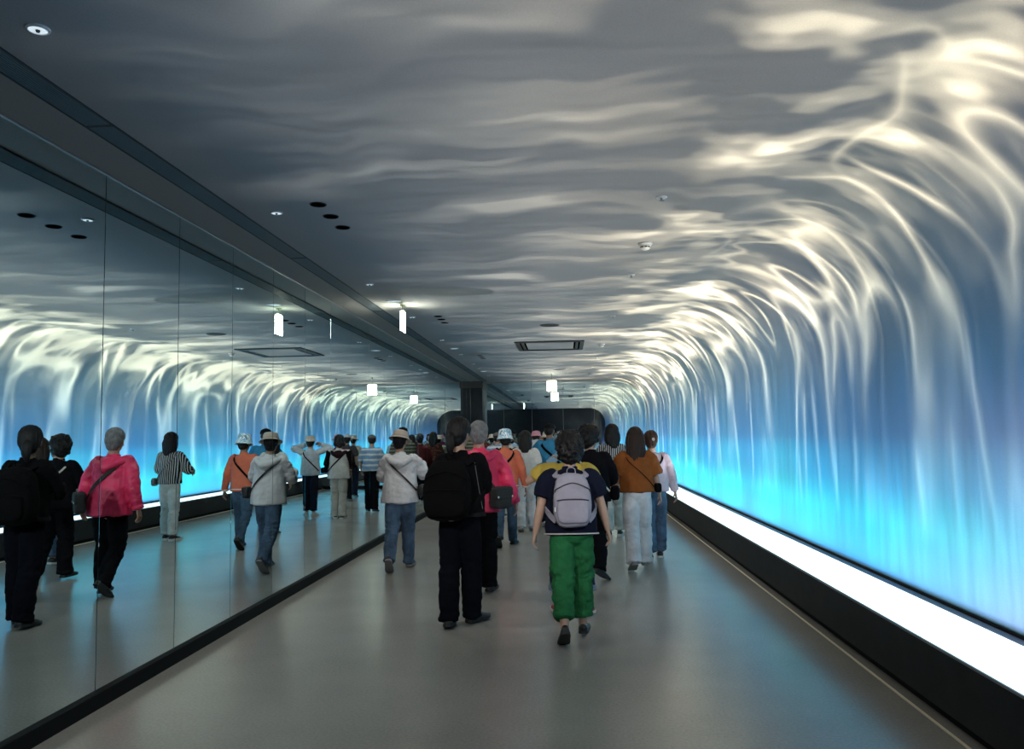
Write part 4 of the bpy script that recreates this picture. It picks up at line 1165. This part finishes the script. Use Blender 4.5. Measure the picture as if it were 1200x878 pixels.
f.top(YEL, hem=-.03, flare=1.16, loose=1.14, sleeve=.34, sr=(.080, .082, .078), seed=11, name='tee_shirt')
f.hair(BLACKHAIR, 'curly', seed=7)
f.finish(.03, 7.02, 0, 'person in mustard tee, rolled dark denim and red shoes raising a phone')
phone(f, -1, 'black phone held up in the left hand of the person in mustard tee')

# --- black clothes, pale strap, mask
f = Fig(H=1.59, lean=3, headyaw=-38, headpitch=-6, L=(8, 6, 0, 8), R=(-8, 22, 30, 42, 1), armL=(22, 12, 70, 30), armR=(14, 14, 60, 30), wide=1.08, girth=1.1)
f.body(SK); f.shoes(BSHOE, RUB); f.trousers(BLKTR, hemr=.084, knee=.088, thigh=.106, seed=7, amp=.009)
f.top(mat('black_jersey', (.005, .005, .007), .9, 0, .08, bump=(260, .35, (1, 1, 1))), hem=-.05, flare=1.2, loose=1.18, sr=(.076, .066, .052), seed=12, name='shirt')
f.hair(BLACKHAIR, 'curly', seed=8)
k = f.k; bm = bmesh.new(); tube(bm, [f.H_((0, .068, -.022)), f.H_((0, .074, -.055)), f.H_((0, .058, -.096))], [(.050*k, .030*k), (.058*k, .034*k), (.040*k, .026*k)], side=f.headM @ X3, n=18, sub=3); mk = bmobj('face_mask', bm, cloth_mat('pale_blue_mask', (.42, .55, .62)), f.root, smooth=True)
f.finish(.27, 8.80, -6, 'person all in black with pale blue face mask, head turned to the right')
r = f.thing('crossbody_bag', 'dark bag on a pale strap worn by the masked person in black', 'bag')
f.band('strap', mat('cream_strap', (.55, .52, .44), .7), CROSS_LR, w=.010, parent=r)
bm = bmesh.new(); ball(bm, f.surf(12, .04, .05, f.tab), (.05*k, .10*k, .08*k), e=.5); bmobj('bag_body', bm, BLK, r, smooth=True); rebase(r)

# --- striped blouse
f = Fig(H=1.665, lean=2, headyaw=10, headpitch=-6, L=(-2, 3, 0, 8), R=(5, 4, 0, 10), armL=(22, 16, 60, 22), armR=(20, 14, 74, 26), wide=.98)
f.body(SK); f.shoes(BSHOE, WSOLE, sole=.034); f.trousers(cloth_mat('pale_cream_twill', (.56, .57, .54)), hem=.05, hemr=.074, knee=.076, thigh=.098, seed=8)
f.top(stripe_mat('black_white_stripe', (.010, .010, .012), (.56, .56, .56), 34, 0, .62, .10), hem=-.0, flare=1.14, loose=1.14, sleeve=.82, sr=(.074, .076, .062), seed=13, amp=.005, name='blouse')
f.hair(BLACKHAIR, 'bob', seed=9, length=.17, amp=.010)
f.finish(.71, 12.28, 2, 'person in black and white striped blouse and cream trousers, thick black shoulder-length hair')
r = sling_bag(f, 'small grey bag on a black strap across the striped blouse', mat('grey_bag_cloth', (.16, .16, .17), .8), CROSS_LR, (.075, .035, .06), (-8, .03), .011, flap=False); rebase(r)

# --- brown tee, long hair
f = Fig(H=1.56, lean=3, headyaw=3, headpitch=-6, L=(-8, 14, 26, 6), R=(9, 4, 0, 6), armL=(4, 13, 20, 6), armR=(6, 15, 16, 0), wide=1.03)
f.body(skin_mat('light_skin', (.42, .27, .20))); f.shoes(mat('pale_grey_shoe', (.26, .26, .25), .7, bump=(160, .4, (1, 1, 1))), GSOLE)
f.trousers(cloth_mat('white_twill', (.58, .60, .63)), hemr=.092, knee=.090, thigh=.106, seed=9, amp=.007, hipr=1.08)
f.top(cloth_mat('rust_brown_cotton', (.22, .070, .018)), hem=.01, flare=1.24, loose=1.22, sleeve=.47, sr=(.086, .090, .094), amp=.009, seed=14, name='tee_shirt')
f.hair(BROWNHAIR, 'long', seed=10, length=.36, amp=.008)
f.finish(.80, 9.24, 2, 'person in rust brown tee and white trousers with long dark hair down the back')
r = f.thing('crossbody_bag', 'thin dark strap and small bag worn across the rust brown tee', 'bag'); f.band('strap', STRAP, CROSS_LR, w=.004, parent=r)
bm = bmesh.new(); ball(bm, f.surf(8, .06, .045, f.tab), (.04*f.k, .07*f.k, .055*f.k), e=.5); bmobj('bag_body', bm, BLK, r, smooth=True); rebase(r)

# --- pale pink shirt
f = Fig(H=1.545, lean=3, headyaw=-4, headpitch=-8, L=(-6, 8, 8, 6), R=(10, 5, 0, 8), armL=(2, 12, 14, 0), armR=(4, 17, 14, 0), wide=1.05)
f.body(skin_mat('light_skin', (.42, .27, .20))); f.shoes(BSHOE, WSOLE); f.trousers(denim_mat('washed_blue_denim', (.085, .13, .20)), hem=.05, hemr=.094, knee=.094, thigh=.108, seed=10, amp=.009)
f.top(stripe_mat('pale_pink_stripe', (.60, .44, .50), (.66, .53, .58), 60, 0, .5), hem=.0, flare=1.20, loose=1.18, sleeve=.90, sr=(.076, .068, .054), seed=15, amp=.008, name='shirt')
hr = f.hair(AUBURN, 'short', seed=11, amp=.010)
bm = bmesh.new()
for q in range(5): ball(bm, f.H_((.022+.012*math.cos(q*1.26), -.128, .0+.013*math.sin(q*1.26))), (.007*f.k, .006*f.k, .007*f.k), nu=10, nv=6)
bmobj('hair_clip', bm, mat('pearl_clip', (.6, .6, .58), .3), hr, smooth=True)
f.finish(1.06, 9.98, 3, 'person in pale pink shirt and baggy jeans, closest to the glowing ledge')
r = sling_bag(f, 'black crossbody bag worn over the pale pink shirt', BLK, CROSS_RL, (.08, .04, .07), (165, .05), .015, flap=False); rebase(r)

# --- blue tee with black and white cap, phone up
f = Fig(H=1.70, lean=2, headyaw=-14, headpitch=-2, L=(-8, 12, 20, 8), R=(10, 5, 0, 10), armL=(0, 18, 10, 0), armR=dict(e=(.27, .16, .30), w=(.15, .32, .47), n=(-.2, -1, .2)), fine=True, wide=1.1)
f.body(skin_mat('tan_skin', (.24, .14, .10)), curlR=35); f.shoes(BSHOE, WSOLE); f.trousers(NAVY, hemr=.080, seed=11)
f.top(cloth_mat('azure_jersey', (.035, .20, .36)), hem=-.02, flare=1.18, loose=1.16, sleeve=.40, sr=(.082, .082, .076), seed=16, name='tee_shirt')
f.hair(BLACKHAIR, 'crop', seed=12, amp=.003)
f.cap(cloth_mat('black_cap_cloth', (.008, .008, .01)), panel=cloth_mat('white_cap_cloth', (.62, .62, .62)))
f.finish(-.27, 13.72, 0, 'person in azure tee and black cap with white panels, behind the raised phone')
r = sling_bag(f, 'black sling bag across the azure tee', BLK, CROSS_LR, (.08, .045, .11), (-10, .12), .020, flap=False); rebase(r)
phone(f, 1, 'black phone held before the person in azure tee')

# --- seen chiefly in the mirror: both hands up to the face
f = Fig(H=1.60, lean=0, headyaw=0, headpitch=4, L=(-2, 3, 0, 10), R=(3, 3, 0, 26), armL=dict(e=(-.36, .10, .50), w=(-.14, .20, .60), n=(.6, -.6, 0)), armR=dict(e=(.36, .10, .50), w=(.14, .20, .60), n=(-.6, -.6, 0)), wide=1.04)
f.body(SK, curlL=40, curlR=40); f.shoes(WSHOE, WSOLE); f.trousers(NAVY, hem=.10, hemr=.072, seed=12)
f.top(cloth_mat('pale_grey_shirting', (.46, .50, .54)), hem=-.03, flare=1.2, loose=1.16, sr=(.074, .066, .054), seed=17, name='shirt')
f.hair(BLACKHAIR, 'undercap', seed=13); f.bucket_hat(mat('straw_beige', (.50, .46, .38), .85, bump=(220, .5, (1, 1, .3))), brim=.046, droop=.014, band=mat('white_hat_band', (.62, .60, .56), .8), wave=.003)
f.finish(-.36, 15.95, 0, 'person in pale shirt and straw-coloured hat with both elbows raised, taking a picture')
r = sling_bag(f, 'black bag strap across the pale shirt of the hatted photographer', BLK, CROSS_RL, (.07, .035, .06), (165, .06), .012, flap=False); rebase(r)
phone(f, 1, 'phone held to the face by the hatted photographer in the pale shirt')

# --- white and black raglan top
f = Fig(H=1.60, lean=2, headyaw=-12, headpitch=-2, L=(-4, 5, 0, 14), R=(6, 4, 0, 12), armL=(12, 18, 60, 26), armR=(18, 18, 70, 26), wide=1.08)
f.body(SK); f.shoes(BSHOE, WSOLE); f.trousers(cloth_mat('stone_twill', (.40, .38, .34)), hemr=.078, seed=13)
j = f.top(cloth_mat('off_white_fleece', (.50, .49, .46)), hem=-.07, flare=1.26, loose=1.10, sleeve=.12, sr=(.070, .072, .070), seed=18, name='sweatshirt')
for sd in (-1, 1):
    s, e, w, d, n = f.arm[sd]; bm = bmesh.new(); k = f.k; tube(bm, [s, s.lerp(e, .5), e, e.lerp(w, .5), w], [.080*k, .074*k, .068*k, .062*k, .052*k], n=16, sub=4, cap=.15)
    me = remesh(bm, .009*k, 3, .7); crease(me, .006*k, (9, 9, 12), 3); link('sleeve', me, BLK, j)
f.hood(cloth_mat('maroon_black_fleece', (.018, .007, .009)), j)
f.hair(BLACKHAIR, 'bob', seed=14, length=.07); f.cap(cloth_mat('black_cap_cloth', (.008, .008, .01)))
f.finish(-1.10, 15.42, -4, 'person in off-white top with black sleeves, stone trousers and black cap')
r = sling_bag(f, 'black crossbody bag over the off-white top with black sleeves', BLK, CROSS_LR, (.06, .035, .07), (-6, .10), .012, flap=False); rebase(r)

# --- blue check shirt, grey cap
f = Fig(H=1.595, lean=3, headyaw=-8, headpitch=-4, L=(-6, 6, 6, 12), R=(8, 4, 0, 16), armL=(10, 16, 40, 15), armR=(8, 14, 30, 10), wide=1.06, girth=1.08)
f.body(SK); f.shoes(BSHOE, RUB); f.trousers(BLKTR, hemr=.080, seed=14)
f.top(stripe_mat('blue_white_bands', (.16, .26, .38), (.48, .52, .56), 9, 2, .62, .3), hem=.0, flare=1.2, loose=1.18, sleeve=.5, sr=(.080, .080, .074), seed=19, name='shirt')
f.hair(BLACKHAIR, 'crop', seed=15, amp=.003); f.cap(cloth_mat('grey_cap_cloth', (.10, .10, .10)))
f.finish(-1.43, 16.72, -4, 'person in banded blue shirt, black trousers and grey cap')

# --- the far crowd
def far(x, y, H, rz, label, topm, trm, hairk='short', hairm=BLACKHAIR, hat=None, capm=None, hem=-.02, sleeve=.42, arms=((4, 12, 20, 4), (6, 12, 18, 4)), shoe=None, yaw=0, legs=((-6, 8, 10, 6), (8, 4, 0, 8)), tn='tee_shirt', seed=20, panel=None):
    f = Fig(H=H, lean=3, headyaw=yaw, headpitch=-5, L=legs[0], R=legs[1], armL=arms[0], armR=arms[1], fine=False, wide=1.05)
    f.body(SK); f.shoes(shoe or BSHOE, GSOLE); f.trousers(trm, hemr=.078, seed=seed)
    f.top(topm, hem=hem, flare=1.2, loose=1.16, sleeve=sleeve, sr=(.080, .078, .070) if sleeve < .6 else (.074, .066, .054), seed=seed, name=tn, vox=.011)
    f.hair(hairm, hairk, seed=seed)
    if hat: f.bucket_hat(hat, brim=.036, droop=.022)
    if capm: f.cap(capm, panel=panel)
    return f.finish(x, y, rz, label)
far(-.66, 13.05, 1.58, 0, 'person in white tee mostly hidden behind the coral cardigan', cloth_mat('white_jersey', (.60, .60, .58)), cloth_mat('white_twill', (.58, .60, .63)), 'bob', seed=21, shoe=WSHOE)
far(-.62, 17.0, 1.60, 0, 'person in plum purple shirt and pink bucket hat', cloth_mat('plum_cotton', (.12, .018, .065)), BLKTR, 'undercap', hat=cloth_mat('pink_cotton', (.62, .30, .36)), seed=22, sleeve=1.0, tn='shirt')
far(.46, 15.6, 1.60, 4, 'person in white shirt and pale blue waistcoat beyond the masked person', stripe_mat('white_blue_bands', (.58, .60, .62), (.20, .42, .60), 5, 0, .6), cloth_mat('stone_twill', (.40, .38, .34)), 'undercap', capm=cloth_mat('white_cap_cloth', (.62, .62, .62)), seed=23, sleeve=1.0, tn='shirt')
far(-2.02, 17.1, 1.74, 0, 'tall person in olive banded tee and black cap beside the far mirror panels', stripe_mat('olive_black_bands', (.05, .055, .03), (.20, .22, .18), 14, 2, .5), BLKTR, 'crop', capm=cloth_mat('black_cap_cloth', (.008, .008, .01)), seed=24)
far(-2.05, 19.0, 1.60, -6, 'person in dark wine red jacket near the far end of the mirror wall', cloth_mat('wine_cotton', (.085, .016, .018)), BLKTR, 'short', seed=25, sleeve=1.0, tn='jacket')
far(-2.15, 20.3, 1.64, 4, 'person in brown and red patterned blouse near the pier', blotch_mat('brown_red_print', [c(70, 30, 25), c(40, 25, 20), c(110, 60, 45)], 18), BLKTR, 'bob', seed=26, sleeve=.7, tn='blouse')
far(-2.02, 21.9, 1.56, 0, 'person in pale leafy print blouse next to the pier', blotch_mat('pale_leaf_print', [c(190, 190, 165), c(120, 130, 105), c(205, 200, 180)], 16), NAVY, 'short', hat=cloth_mat('ivory_cotton', (.55, .53, .46)), seed=27, sleeve=.7, tn='blouse')
far(-1.05, 21.6, 1.60, 172, 'person in mint tee and white cap turned back towards the camera', cloth_mat('mint_jersey', (.32, .46, .40)), cloth_mat('stone_twill', (.40, .38, .34)), 'undercap', capm=cloth_mat('white_cap_cloth', (.62, .62, .62)), seed=28)
far(-.10, 19.6, 1.62, 0, 'person in dark grey tee and white cap under the far hanging sign', cloth_mat('graphite_jersey', (.05, .05, .055)), BLKTR, 'undercap', capm=cloth_mat('white_cap_cloth', (.62, .62, .62)), seed=29)
far(.12, 21.0, 1.60, 0, 'person in cream shirt and white sun hat at the end mirror', cloth_mat('cream_cotton', (.50, .46, .38)), NAVY, 'undercap', hat=cloth_mat('ivory_cotton', (.55, .53, .46)), seed=30, sleeve=1.0, tn='shirt')
far(-1.40, 19.4, 1.62, 0, 'person in pale blue shirt and grey-white cap beyond the crimson jacket', cloth_mat('pale_blue_shirting', (.28, .40, .52)), BLKTR, 'crop', capm=cloth_mat('light_grey_cap_cloth', (.35, .35, .35)), seed=31, tn='shirt')
far(-1.22, 22.2, 1.58, 6, 'dark haired person in black top deep in the crowd', BLK, BLKTR, 'bob', seed=32, sleeve=1.0, tn='shirt')
